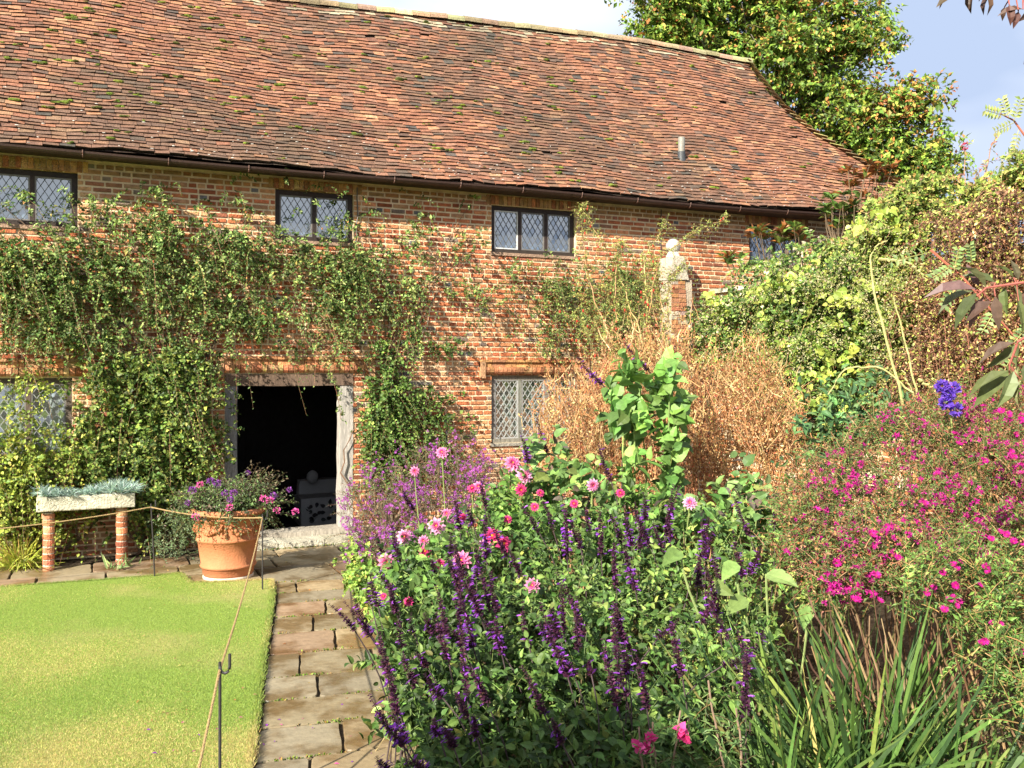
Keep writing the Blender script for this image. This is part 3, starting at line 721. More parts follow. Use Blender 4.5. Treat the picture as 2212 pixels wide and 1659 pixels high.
pr = MB(); k = 26; O = np.column_stack([U(X0 + .12, X1 - .12, k), np.full(k, 2.985), U(zf + .08, zf + .42, k)])
leaves(pr, O, unit(np.column_stack([rng.normal(0, 1, k), np.zeros(k), rng.normal(0, .4, k)])), np.tile([0, -1.0, 0], (k, 1)), .09, pal(k, [(.06, .06, .06)]), T_BROAD, .7); pr.build("leaf_print", M_cloth, ac)
a_ = MB(); c_ = on_y(675, 1030, 3.3); blob(a_, c_, (.10, .06, .11), (.5, .5, .5), 12, 8, .03); tag(a_.build("cushion", M_cloth, smooth=True), "small pale cushion standing on the covered armchair in the doorway", "cushion")
lp = thing("hanging_lamp", "tiny red glowing lamp hanging in the dark room behind the doorway", "lamp", on_y(553, 848, 3.5))
lq = OFF[lp.name]
a_ = MB(); blob(a_, lq, .02, (1, .4, .2), 8, 6, 0); a_.build("bulb", M_lamp, lp, smooth=True)
a_ = MB(); tube1(a_, [lq + up * .02, lq + up * .5], .005, (.03, .03, .03), 4); a_.build("cord", M_iron, lp)
a_ = MB(); lathe(a_, [(.03, .10), (.11, .02), (.12, -.02)], (.04, .015, .012), lq, 16); a_.build("shade", M_iron, lp)

# ================================================================== TERRACOTTA POT + PLANT
pc = np.array([1.27, -1.80, 0]); pot = thing("plant_pot", "large terracotta pot with swag garlands beside the door path", "plant pot", pc)
TC = (.48, .185, .085)
mb = MB(); prof = [(.0, .03), (.25, .03), (.262, .05), (.27, .115), (.285, .12), (.292, .135), (.285, .15), (.278, .155), (.298, .28), (.315, .40), (.325, .405), (.333, .42), (.325, .435), (.318, .44), (.335, .57), (.343, .63), (.352, .635), (.352, .645), (.345, .65), (.348, .665)]
lathe(mb, prof, TC, pc, 56); mb.build("body", M_terra, pot, smooth=True)
mb = MB(); lathe(mb, [(.348, .665), (.37, .672), (.393, .69), (.397, .71), (.39, .728), (.37, .74), (.34, .742), (.325, .72), (.32, .60), (.0, .60)], TC, pc, 56)
for k in range(56):   # egg-and-dart rim
    a = k * 2 * math.pi / 56; blob(mb, pc + np.array([math.cos(a) * .388, math.sin(a) * .388, .708]), (.017, .017, .02), TC, 6, 4, .05)
mb.build("rim", M_terra, pot, smooth=True)
mb = MB()
for k in range(6):
    a0_ = -math.pi / 2 + .32 + k * math.pi / 3
    for t in np.linspace(0, 1, 26):
        a = a0_ + (t - .5) * (math.pi / 3 - .16); z = .60 - .075 * 4 * t * (1 - t) - .012; rr = np.interp(z, [.44, .57, .63], [.318, .335, .343]); 
        for j in range(2): blob(mb, pc + np.array([math.cos(a) * (rr + .006), math.sin(a) * (rr + .006), z]) + rng.normal(0, .006, 3), rng.uniform(.011, .019) * (1 + .6 * math.sin(math.pi * t)), TC, 5, 3, .2)
    a = a0_ + math.pi / 6
    for t in np.linspace(0, 1, 10):
        z = .60 - .13 * t; rr = np.interp(z, [.44, .57, .63], [.318, .335, .343]); blob(mb, pc + np.array([math.cos(a) * (rr + .005), math.sin(a) * (rr + .005), z]) + rng.normal(0, .005, 3), .011 + .006 * t, TC, 5, 3, .2)
mb.build("garland", M_terra, pot, smooth=True)
mb = MB(); lathe(mb, [(.0, -.005), (.245, -.005), (.262, .0), (.262, .025), (.25, .032), (0, .032)], (.62, .52, .42), pc, 40); mb.build("base", M_terra, pot, smooth=True)
GRN = [(.07, .12, .03), (.10, .16, .04), (.05, .09, .025), (.14, .19, .05)]
def colf(P, w=None, jit=.2, clj=.22): return lambda n, cl: pal(n, P, w, jit, cl, clj)
def cluster_head(r, n, P, T=T_DIA, sz=.02):
    mb = MB(); D = unit(rv(n) * np.array([1, 1, .6]) + up * .5); O = D * r * U(.5, 1, n)[:, None]
    leaves(mb, O, unit(D + rv(n, .3)), unit(up * 1. + rv(n, .6)), sz, pal(n, P), T, .8); return mb.mesh("flower_head", M_petal)
HEL = [cluster_head(.034, 70, [(.22, .05, .30), (.30, .09, .38), (.14, .04, .2)]) for _ in range(2)]
PHL = [cluster_head(.036, 50, [(.62, .07, .28), (.75, .15, .42)]) for _ in range(2)]
pl = thing("potted_plant", "bushy purple and pink flowering heliotrope filling the terracotta pot", "potted plant", pc + up * .62)
ml, ms = MB(), MB(); pt = pc + up * .62
n = 420; a = U(0, 2 * math.pi, n); D = unit(np.column_stack([np.cos(a) * U(.1, 1.1, n), np.sin(a) * U(.1, .9, n), U(.25, 1.1, n)])); Ln = U(.3, .72, n) * (1 - .15 * np.abs(D[:, 2]))
sprays(ml, ms, pt + D * np.array([.2, .2, .05]), D, Ln, 16, .055, colf([(.10, .15, .05), (.14, .21, .06), (.07, .11, .045), (.13, .10, .07)]), droop=.3, out=(-.2, -.5, .9), wid=.45)
n2 = 60; D2 = unit(np.column_stack([rng.normal(.45, .35, n2), rng.normal(-.1, .3, n2), np.ones(n2)])); sprays(ml, ms, pt + rv(n2, .06) + np.array([.1, 0, 0]), D2, U(.55, .8, n2), 16, .05, colf([(.16, .12, .07), (.10, .08, .05), (.12, .15, .06)]), droop=.25, wid=.45)
tr_n = 60; a = U(math.pi, 2 * math.pi, tr_n); Dt = np.column_stack([np.cos(a), np.sin(a), np.full(tr_n, .15)]); sprays(ml, ms, pt + np.column_stack([np.cos(a) * .3, np.sin(a) * .3, np.full(tr_n, .08)]), Dt, U(.12, .30, tr_n), 14, .028, colf([(.10, .15, .05), (.13, .18, .07)]), droop=.9)
ml.build("foliage", M_leaf, pl); ms.build("stems", M_stem, pl)
def put(me, name, parent, loc, D=None, sc=1.0, spin=None):
    o = bpy.data.objects.new(name, me); COL.objects.link(o); o.parent = parent; o.location = np.array(loc) - OFF[parent.name]
    if D is not None:
        qn = mathutils.Vector(D).to_track_quat('Z', 'Y'); 
        o.rotation_euler = (qn @ mathutils.Quaternion((0, 0, 1), spin if spin is not None else rng.uniform(0, 6.28))).to_euler()
    o.scale = (sc,) * 3 if np.isscalar(sc) else sc
    return o
for (x, y, k, d) in [(535, 1022, 0, 9.9), (455, 1040, 0, 9.7), (470, 1046, 0, 9.7), (432, 1048, 1, 9.6), (415, 1060, 0, 9.6), (505, 1065, 0, 9.4), (497, 1080, 0, 9.3), (590, 1072, 0, 9.6), (583, 1082, 1, 9.5), (570, 1078, 1, 9.4), (598, 1103, 1, 9.5), (638, 1106, 1, 9.6), (423, 1117, 1, 9.4), (496, 1097, 1, 9.3), (625, 1058, 0, 9.7), (405, 1087, 0, 9.5), (486, 1066, 0, 9.5)]:
    put((HEL, PHL)[k][rng.integers(2)], "flower_head", pl, at(float(x), float(y), d), unit(np.array([-.2, -.5, .8])), rng.uniform(.7, 1.1))

# ================================================================== STONE TROUGH
ty = -.80; q0 = on_y(78, 1095, ty); q1 = on_y(292, 1083, ty); zb = .655; zt_ = zb + .165
tx0, tx1 = q0[0], q1[0]; print("trough", q0, q1)
tro = thing("stone_trough", "long shallow stone trough raised on two round brick legs against the wall", "trough", ((tx0 + tx1) / 2, -.6, 0))
mb = MB()
def rough_box(mb, lo, hi, c, n=14, amp=.006):
    lo = np.array(lo); hi = np.array(hi); ce = (lo + hi) / 2; hf = (hi - lo) / 2
    for ax in range(3):
        for sg in (-1, 1):
            u_, v_ = [i for i in range(3) if i != ax]; g = np.linspace(-1, 1, n); A, B = np.meshgrid(g, g, indexing='ij'); P = np.zeros((n, n, 3)); P[..., u_] = A; P[..., v_] = B; P[..., ax] = sg
            V = ce + P * hf; ed_ = (np.abs(P) > .999).sum(-1) > 1; nn = amp * np.sin(V[..., 0] * 37 + V[..., 2] * 51) * np.cos(V[..., 1] * 43 + V[..., 2] * 17)
            V = V + unit(P) * nn[..., None] - np.where(ed_[..., None], np.sign(P) * .006, 0)
            idx = np.arange(n * n).reshape(n, n); f = np.stack([idx[:-1, :-1], idx[1:, :-1], idx[1:, 1:], idx[:-1, 1:]], -1).reshape(-1, 4)
            mb.add(V.reshape(-1, 3), f, c)
rough_box(mb, (tx0, ty, zb), (tx1, ty + .42, zt_), (.50, .47, .36)); mb.build("basin", M_stone, tro, smooth=True)
mb = MB(); mb.add([(tx0 + .05, ty + .05, zt_ + .012), (tx1 - .05, ty + .05, zt_ + .012), (tx1 - .05, ty + .37, zt_ + .012), (tx0 + .05, ty + .37, zt_ + .012)], [[0, 1, 2, 3]], (.05, .04, .03)); mb.build("soil", M_soil, tro)
for lx in (on_y(105, 1200, ty + .08)[0], on_y(263, 1200, ty + .08)[0]):
    mb = MB(); z = 0.0
    while z < zb - .02:
        h_ = rng.uniform(.05, .068); h_ = min(h_, zb - z - .012); r_ = .062 + rng.normal(0, .002); c = pal(1, [(.45, .16, .08), (.40, .14, .07), (.5, .24, .12), (.34, .12, .07)])[0]
        cen = (lx + rng.normal(0, .002), ty + .12, 0)
        lathe(mb, [(.02, z), (r_ - .003, z), (r_, z + .006), (r_, z + h_ - .006), (r_ - .003, z + h_), (.02, z + h_)], c, cen, 14); lathe(mb, [(.057, z + h_ - .002), (.057, z + h_ + .014)], (.52, .46, .36), cen, 14); z += h_ + .012
    mb.build("leg", M_brick, tro)
gt = thing("trough_plant", "silvery blue-green spiky pinks growing in the raised stone trough", "plant", ((tx0 + tx1) / 2, ty + .2, zt_))
mb = MB(); k = 85; cx_ = U(tx0 + .0, tx1 + .0, k); cy_ = U(ty - .01, ty + .38, k); n = k * 44; ci = np.repeat(np.arange(k), 44); D = unit(np.column_stack([rng.normal(0, .6, n), rng.normal(-.1, .6, n), U(.3, 1, n)]))
hh = U(.08, .18, n) * (1 + .3 * np.sin(cx_ * 6))[ci]; P = np.column_stack([cx_[ci], cy_[ci], np.full(n, zt_ + .01)]); t = np.linspace(0, 1, 3); PP = P[:, None] + D[:, None] * (hh[:, None] * t)[..., None] - up * (.05 * t ** 2)[None, :, None]
ribbons(mb, PP, np.tile([.0035, .003, .0005], (n, 1)), pal(n, [(.36, .48, .42), (.27, .40, .34), (.46, .56, .48), (.2, .3, .15)], [4, 4, 3, 1], cl=ci)); mb.build("foliage", M_leaf, gt)

# ================================================================== ROPE AND STAKES
STK = []
def stake(base, h, label, hook=True, lean=(0, 0)):
    b = np.array(base, float); o = thing("rope_stake", label, "stake", b, group="thin iron stakes carrying the rope"); mb = MB(); tp = b + np.array([lean[0], lean[1], h])
    tube1(mb, [b - up * .05, b + (tp - b) * .5, tp], .0075, (.035, .032, .032), 8); mb.build("shaft", M_iron, o, smooth=True)
    mb = MB(); cen = tp + rt * .022; pts = [tp - up * .04] + [tp + rt * .024 * (1 - math.cos(a)) - up * .02 - up * .035 * math.sin(a) for a in np.linspace(0, math.pi, 9)] + [tp + rt * .048 + up * .04]
    tube1(mb, [tp - up * .02] + pts[1:], .0075, (.035, .032, .032), 8); mb.build("hook", M_iron, o, smooth=True); STK.append(tp - up * .035); return tp
s1 = stake(on_z(335, 1252), .80, "left thin iron stake leaning at the lawn edge before the brick wall", lean=(-.04, 0))
s2 = stake(on_z(567, 1281), .78, "middle thin iron stake at the lawn corner right of the terracotta pot")
fd = 4.55; sb = at(475., 1430., fd); s3 = stake((sb[0], sb[1], 0), sb[2], "nearest thin iron stake with hooked top beside the stone path")
mb = MB(); fl = on_y(-260., 1160., -1.75)
ends = [(fl, STK[0], .05), (STK[0], STK[1], .04), (STK[1], STK[2], .06), (STK[2], at(400., 1800., 3.9) , .0)]
for a, b, sg in ends:
    k = 160; t = np.linspace(0, 1, k)[:, None]; P = a + (b - a) * t; P[:, 2] -= sg * 4 * (t * (1 - t))[:, 0]; tw = np.linspace(0, np.linalg.norm(b - a) * 120, k)
    d = unit(b - a); A = unit(np.cross(d, up)); B = np.cross(d, A)
    for ph in (0, 2.09, 4.19):
        tube1(mb, P + A * (np.cos(tw + ph) * .0035)[:, None] + B * (np.sin(tw + ph) * .0035)[:, None], .004, (.42, .29, .14), 5)
tag(mb.build("rope", M_rope), "tan jute barrier rope strung between the iron stakes across the lawn", "rope")

# ================================================================== GARDEN WALL, PIER
gw = thing("garden_wall", "tall old brick garden wall overgrown with climbers on the right", "wall", (8.1, -7, 0))
mb = MB(); GP = BR + [(.62, .55, .42)]; GWt = BW + [3]
bricks(mb, -13, -1.1, 0, 3.3, [], lambda v: np.column_stack([8.1 - v[:, 1], v[:, 0], v[:, 2]]), P=GP, Wt=GWt)
box(mb, (8.1, -13, 0), (8.45, -1.1, 3.3), MC, 1); mb.build("wall_face", [M_brick, M_mortar], gw)
mb = MB(); y = -13
while y < -1.1: box(mb, (8.04, y, 3.3), (8.52, y + .29, 3.36 + rng.normal(0, .004)), pal(1, [(.42, .28, .18), (.5, .45, .35)])[0]); y += .3
mb.build("coping", M_brick, gw)
pz = on_y(1454., 545., -.38); pier = thing("wall_pier", "white weathered pier with stone ball finial at the end of the garden wall", "pier", (pz[0], -.38, 0)); px_, ptop = pz[0], pz[2] - .02
mb = MB(); wd = .21
def tier(mb, x0, x1, y0, y1, z0, z1, slope=0):
    nrow = int((z1 - z0) / .0655)
    for r_ in range(nrow):
        za = z0 + r_ * .0655; t = (r_ / nrow); X1 = x1 + slope * (1 - t)
        for a, b in ((x0, (x0 + X1) / 2), ((x0 + X1) / 2, X1)) if r_ % 2 else ((x0, x0 + .12), (x0 + .12, X1)):
            box(mb, (a + .005, y0 + rng.normal(0, .003), za + .005), (b - .005, y0 + .1, za + .06), pal(1, [(.42, .19, .10), (.46, .36, .27), (.40, .17, .09), (.50, .42, .33)], [4, 2, 4, 1.5])[0])
    box(mb, (x0 + .003, y0 + .012, z0), (x1 + slope * .5 - .003, y1, z1), (.42, .35, .26), 1)
tier(mb, px_ - .12, px_ + .12, -.52, -.2, 0, ptop - .40, .26); mb.build("shaft", [M_brick, M_mortar], pier)
mb = MB()
V = []
for x, z in ((px_ - .13, ptop - .40), (px_ + .17, ptop - .40), (px_ + .11, ptop - .12), (px_ + .10, ptop - .06), (px_ - .10, ptop - .06), (px_ - .13, ptop - .2)):
    V += [(x, -.54, z)]
V += [(x, -.18, z) for x, _, z in V]
mb.add(V, [[0, 1, 2, 3, 4, 5], [11, 10, 9, 8, 7, 6]] + [[i, i + 6, (i + 1) % 6 + 6, (i + 1) % 6] for i in range(6)], (.44, .39, .31)); lathe(mb, [(.0, ptop - .06), (.11, ptop - .06), (.10, ptop - .03), (.09, ptop - .015), (.08, ptop + .02)], (.64, .58, .48), (px_, -.38, 0), 20)
mb.build("cap", M_stone, pier)
mb = MB(); blob(mb, (px_, -.38, ptop + .11), .11, (.50, .47, .40), 24, 16, .012); mb.build("ball_finial", M_stone, pier, smooth=True)

# unseen block added behind the viewer, shaped to shade the near lawn and bed
tw_ = thing("shade_block", "unseen brick-coloured block added behind the viewer to shade the near lawn and bed", "shade blocker", (-7, -18, 0))
mb = MB(); TX1 = -7.0; TH_ = 7.7; box(mb, (-22, -19, 0), (-12.6, -14.2, TH_), (.4, .17, .09)); box(mb, (-12.6, -18.9, 0), (TX1, -14.2, 7.1), (.4, .17, .09))
for i in range(9): box(mb, (-22 + i * 1.0, -19.05, TH_), (-22 + i * 1.0 + .5, -18.6, TH_ + .35), (.42, .2, .11))
mb.build("wall", M_brick, tw_)

# ================================================================== CLIMBERS ON THE FACADE
ROSE = [(.10, .17, .04), (.17, .24, .06), (.05, .10, .02), (.26, .33, .10), (.40, .38, .10), (.30, .18, .06)]; RWt = [5, 5, 4, 3, .7, .25]
def climber(name, label, cat, blobs, nsp, palette, wts, size=.04, thick=.3, loc=None, lowz=None, Ln=(.10, .32), nl=12, T=T_SIMPLE, trails=60, hips=0, wid=.6, base=None, mat=None, bases=None):
    x, y, c = blobs2(blobs, nsp); P = on_y(x, y, 0.0); cln = .5 + .35 * np.sin(x / 41. + np.sin(y / 53.) * 2) * np.sin(y / 33. + np.sin(x / 61.) * 2) + .25 * np.sin(x / 19. + np.sin(y / 23.) * 2) * np.sin(y / 15. + np.sin(x / 29.) * 2); keep = rng.random(nsp) < np.clip(cln * 2.3 - .72, .03, 1); c = np.clip(c * .5 + cln * .6, 0, 1); x = np.where(keep, x, x[keep][rng.integers(0, keep.sum(), nsp)] + rng.normal(0, 10, nsp)); P = on_y(x, y, 0.0); dep = .03 + thick * (.25 + .75 * c) * rng.uniform(0, 1, nsp) ** .8; P = P + np.array([0, -1, 0]) * dep[:, None]
    P = P[P[:, 2] > .03] if lowz is None else P[P[:, 2] > lowz]; n = len(P)
    o = thing(name, label, cat, base if base is not None else (float(np.median(P[:, 0])), -.05, 0)); ml, ms = MB(), MB()
    D = unit(np.column_stack([rng.normal(0, .7, n), rng.normal(-.55, .4, n), rng.normal(.15, .7, n)]))
    cf = colf(palette, wts, .2, .28)
    sprays(ml, ms, P, D, U(*Ln, n), nl, size, cf, T, wid, droop=.55, out=(-.25, -.8, .7), sr=.0022, scol=(.16, .10, .05))
    # long trailing shoots
    k = trails; i = rng.choice(n, k); A = P[i]; Dt = unit(np.column_stack([rng.normal(0, .5, k), rng.normal(-.7, .2, k), rng.normal(.1, .6, k)]))
    sprays(ml, ms, A, Dt, U(.35, .8, k), 22, size * .75, cf, T, wid, droop=.95, out=(-.25, -.8, .7), sr=.003, scol=(.22, .13, .07))
    ml.build("foliage", mat or M_leaf, o)
    # woody stems over the wall
    k = max(12, nsp // 55); i = rng.choice(n, k)
    for j in i:
        b0 = np.array(OFF[o.name])
        if bases: b0 = np.array([bases[0] if P[j][0] < bases[2] else bases[1], -.05, 0.0])
        mid = (P[j] + b0) / 2 + np.array([rng.normal(0, .5), 0, 0]); e = P[j].copy(); e[1] = -.05
        Q = np.array([b0 + np.array([rng.normal(0, .06), -.04, 0]), [mid[0], -.06, mid[2]], e]); t = np.linspace(0, 1, 14)[:, None]; Q[1][0] = b0[0] if bases else Q[1][0]; Q[1][2] = max(Q[1][2], 2.75) if bases else Q[1][2]; C_ = (1 - t) ** 2 * Q[0] + 2 * t * (1 - t) * Q[1] + t ** 2 * Q[2] + rng.normal(0, .014, (14, 3)) * np.array([1, .3, 1]); C_[:, 1] = np.minimum(C_[:, 1], -.025)
        tube1(ms, C_, np.linspace(.017, .004, 14), pal(1, [(.20, .14, .09), (.13, .09, .06)])[0], 5)
    ms.build("stems", M_stem, o)
    if hips:
        hm = MB(); i = rng.choice(n, hips)
        for j in i: blob(hm, P[j] + np.array([0, -.06, 0]) + rng.normal(0, .04, 3), (.011, .011, .015), pal(1, [(.55, .12, .04), (.5, .2, .06)])[0], 6, 4, .05)
        hm.build("hips", M_gloss, o, kind='stuff')
    return o
A_bl = [(40, 560, 80, 70), (50, 640, 80, 80), (120, 545, 80, 60, .9), (160, 620, 90, 70), (240, 470, 60, 35, .8), (260, 540, 90, 50), (350, 440, 90, 40, .9), (410, 500, 90, 60, .9), (300, 600, 110, 80, 1.2), (430, 600, 90, 80), (200, 690, 110, 60, .7), (520, 570, 70, 70, .8), (605, 570, 80, 60), (690, 590, 80, 60), (790, 590, 90, 45), (905, 500, 55, 32, 1.1), (935, 565, 55, 45, 1.2), (765, 660, 80, 55, 1.3), (840, 650, 60, 55), (650, 650, 70, 50, .6), (550, 690, 80, 50, .9), (480, 690, 70, 60, .8), (120, 730, 80, 40, .5), (1000, 635, 50, 25, .8), (740, 735, 40, 45, .8), (870, 700, 45, 45, .7), (60, 745, 70, 35, .6), (500, 520, 90, 35, .6), (420, 740, 80, 45, .7), (620, 740, 90, 30, .35), (880, 760, 50, 40, .4), (540, 440, 70, 60, .12), (620, 400, 18, 22, .5), (30, 700, 60, 60, .8), (350, 520, 60, 60, .8)]
climber("climbing_rose", "large green climbing rose sprawling over the upper wall above the doorway", "climber", A_bl, 2150, ROSE, RWt, hips=60, trails=190, base=(.9, -.05, 0), size=.056, thick=.42, bases=(.85, 3.5, 2.4))
B_bl = [(300, 810, 70, 50), (360, 880, 90, 80), (280, 930, 90, 70, 1.1), (400, 960, 70, 70), (330, 1010, 110, 45, 1.2), (430, 850, 40, 80, .8), (370, 780, 80, 45), (220, 850, 60, 70, .9), (210, 960, 80, 60, .9), (345, 1090, 55, 70, .8), (440, 1000, 40, 50, .7), (320, 1060, 60, 50, .9)]
climber("wall_shrub", "dense yellow-green climbing shrub on the wall between the left lower window and the door", "climber", B_bl, 1500, [(.09, .16, .03), (.14, .21, .04), (.22, .28, .055), (.34, .35, .08), (.05, .09, .02)], [4, 5, 4, 2, 4], .066, .55, nl=10, trails=60, base=(.6, -.05, 0), wid=.75)
B2 = [(150, 970, 60, 35, .9), (100, 1010, 90, 40), (30, 1040, 60, 50), (20, 1110, 50, 60), (100, 1075, 60, 50, .6), (90, 950, 70, 30, .25), (60, 890, 70, 60, .10), (60, 830, 60, 30, .2)]
climber("wall_shrub", "yellowing bush under the left lower window behind the stone trough", "shrub", B2, 800, [(.20, .26, .04), (.30, .34, .055), (.12, .18, .03), (.38, .36, .07)], [4, 4, 3, 1], .055, .55, nl=10, trails=25, base=(-.6, -.05, 0), wid=.8)
C_bl = [(860, 930, 80, 60, 1.1), (835, 850, 50, 60, .8), (900, 990, 75, 45), (800, 1010, 30, 55, .9), (930, 905, 25, 25), (830, 780, 35, 60, .6), (875, 870, 50, 45, .6), (960, 750, 60, 12, .6), (945, 850, 22, 18, .7), (1010, 925, 20, 15, .7), (810, 900, 30, 80, .6)]
climber("climbing_plant", "leafy green climber with bare twigs on the brick wall right of the doorway", "climber", C_bl, 720, [(.08, .15, .03), (.12, .21, .04), (.055, .10, .022), (.2, .28, .06)], [4, 4, 3, 2], .055, .28, nl=9, trails=30, base=(3.55, -.05, 0), wid=.85)
D_bl = [(1120, 585, 40, 18, .9), (1180, 630, 70, 30), (1250, 650, 65, 45, 1.2), (1300, 600, 70, 35, .8), (1340, 650, 55, 50, 1.1), (1300, 720, 60, 55, 1.1), (1160, 690, 40, 45, .45), (1210, 740, 60, 30, .4), (1200, 565, 60, 12, .7), (1370, 610, 40, 40, .8), (1100, 620, 40, 25, .4)]
climber("climbing_rose", "smaller green climbing rose with red hips right of centre under the three-light upper window", "climber", D_bl, 780, ROSE, RWt, .042, .3, hips=30, trails=40, base=(6.9, -.05, 0))
# trailing sprigs over the door
dt = thing("rose_sprig", "two thin leafy rose shoots dangling in front of the doorway top", "rose shoot", (2.2, -.15, 2.4)); ml, ms = MB(), MB()
for (pa, pb) in (((512, 770), (516, 912)), ((708, 790), (738, 905)), ((470, 905), (515, 930))):
    a = on_y(*map(float, pa), -.2); b = on_y(*map(float, pb), -.2); k = 18; t = np.linspace(0, 1, k)[:, None]; P = a + (b - a) * t + np.cumsum(rng.normal(0, .006, (k, 3)), 0); tube1(ms, P, .003, (.22, .10, .06), 4)
    sprays(ml, None, P, rv(k) + np.array([0, -.4, 0]), .09, 9, .036, colf(ROSE, RWt), droop=.2)
ml.build("foliage", M_leaf, dt); ms.build("stems", M_stem, dt)
# standpipe by the wall
tp = thing("standpipe", "slim grey standpipe tap against the wall right of the doorway climber", "tap", (4.4, -.12, 0)); q = on_y(965., 905., -.12)
mb = MB(); tube1(mb, [(q[0], -.12, 0), (q[0], -.12, q[2] - .05)], .014, (.06, .06, .065), 8); mb.build("pipe", M_iron, tp); mb = MB(); box(mb, (q[0] - .035, -.15, q[2] - .05), (q[0] + .03, -.10, q[2] + .0), (.25, .25, .27)); tube1(mb, [(q[0], -.15, q[2] - .03), (q[0], -.2, q[2] - .05)], .01, (.25, .25, .26), 6); mb.build("tap_head", M_iron, tp)

# yellow grassy clump bottom left, small strap leaves, ground bits
def grass_clump(name, label, cat, base, n, ln, wid, P, w=None, spread=.5, droop=.5, k=6, mat=None, up_=1.0, dirs=None):
    o = thing(name, label, cat, base); mb = MB(); base = np.array(base)
    D = unit(np.column_stack([rng.normal(0, spread, n), rng.normal(0, spread, n), np.full(n, up_)])) if dirs is None else dirs
    L_ = U(*ln, n); t = np.linspace(0, 1, k); B0 = base + np.column_stack([rng.normal(0, .07, n), rng.normal(0, .07, n), np.zeros(n)])
    dr = rng.uniform(0, 1, n) ** 2 * droop * 2; PP = B0[:, None] + D[:, None] * (L_[:, None] * t)[..., None] - up * (dr[:, None] * L_[:, None] * t ** 2.2)[..., None]; PP[..., 2] = np.maximum(PP[..., 2], .02)
    prof = np.array([.6, .95, 1, .85, .55, .04]) if k == 6 else np.linspace(1, .05, k)
    ribbons(mb, PP, prof[None] * U(wid * .7, wid * 1.2, n)[:, None], pal(n, P, w)); mb.build("leaves", mat or M_leaf, o); return o
grass_clump("grass_clump", "yellow-green strappy grass clump flopping onto the paving at far left", "plant", on_z(45., 1225.), 420, (.25, .6), .007, [(.48, .52, .08), (.36, .44, .06), (.42, .36, .09), (.3, .18, .06)], [4, 4, 2, .6], .7, .9)
grass_clump("grass_clump", "small tuft of strap leaves at the wall base left of the terracotta pot", "plant", on_z(470 * 1.0 - 0., 1212.) * np.array([1, 1, 0]) + np.array([-1.05, .0, 0]), 30, (.12, .25), .008, [(.16, .24, .08), (.25, .32, .12)], None, .7, .5)
# low glaucous shrub behind pot left
lb = thing("low_shrub", "fine grey-green shrub on the ground left of the terracotta pot", "shrub", (.95, -.75, 0)); ml, ms = MB(), MB(); n = 170
xg, yg, cg = blobs2([(380, 1140, 50, 60), (420, 1100, 40, 40), (350, 1190, 50, 30), (400, 1190, 40, 30)], n); P = on_y(xg, yg, -.7) + np.column_stack([np.zeros(n), rng.normal(0, .15, n), np.zeros(n)]); P = P[P[:, 2] > .02]
sprays(ml, ms, P, rv(len(P)) + up * .5 + np.array([0, -.5, 0]), U(.12, .25, len(P)), 14, .028, colf([(.10, .15, .07), (.16, .22, .11), (.07, .11, .04)])); ml.build("foliage", M_leaf, lb); ms.build("stems", M_stem, lb)

# ================================================================== OAK BEHIND
def bez(a, b, c, k=12):
    t = np.linspace(0, 1, k)[:, None]; return (1 - t) ** 2 * np.array(a) + 2 * t * (1 - t) * np.array(b) + t * t * np.array(c)
oak = thing("oak_tree", "large oak with green and rust-tinged leaves rising behind the house roof", "tree", (19.0, 12.0, 0)); tm, ml = MB(), MB()
OB = [(1480, 60, 100, 80, 28), (1440, 110, 60, 50, 28), (1600, 20, 140, 90, 29), (1740, 50, 120, 80, 28.5), (1840, 60, 70, 60, 28), (1890, 95, 45, 18, 27), (1680, 130, 120, 80, 28), (1790, 150, 90, 70, 29), (1840, 250, 80, 60, 27.5), (1720, 210, 90, 50, 28), (1925, 245, 55, 45, 27), (1980, 225, 36, 30, 27), (1960, 300, 80, 45, 27), (1870, 330, 80, 60, 27.5), (1965, 350, 65, 40, 27), (2010, 365, 35, 30, 26.5), (1920, 380, 90, 60, 27.5), (1800, 330, 60, 60, 28.5), (1560, 120, 90, 50, 28.5), (1500, -60, 140, 80, 28), (1700, -70, 160, 80, 29), (1430, 10, 60, 70, 28)]
TB = np.array([19.0, 12.0, 0]); trunkP = bez(TB, TB + np.array([.3, 0, 4]), at(1720., 260., 29)); tube1(tm, trunkP, np.linspace(.55, .28, 12), (.16, .14, .12), 10)
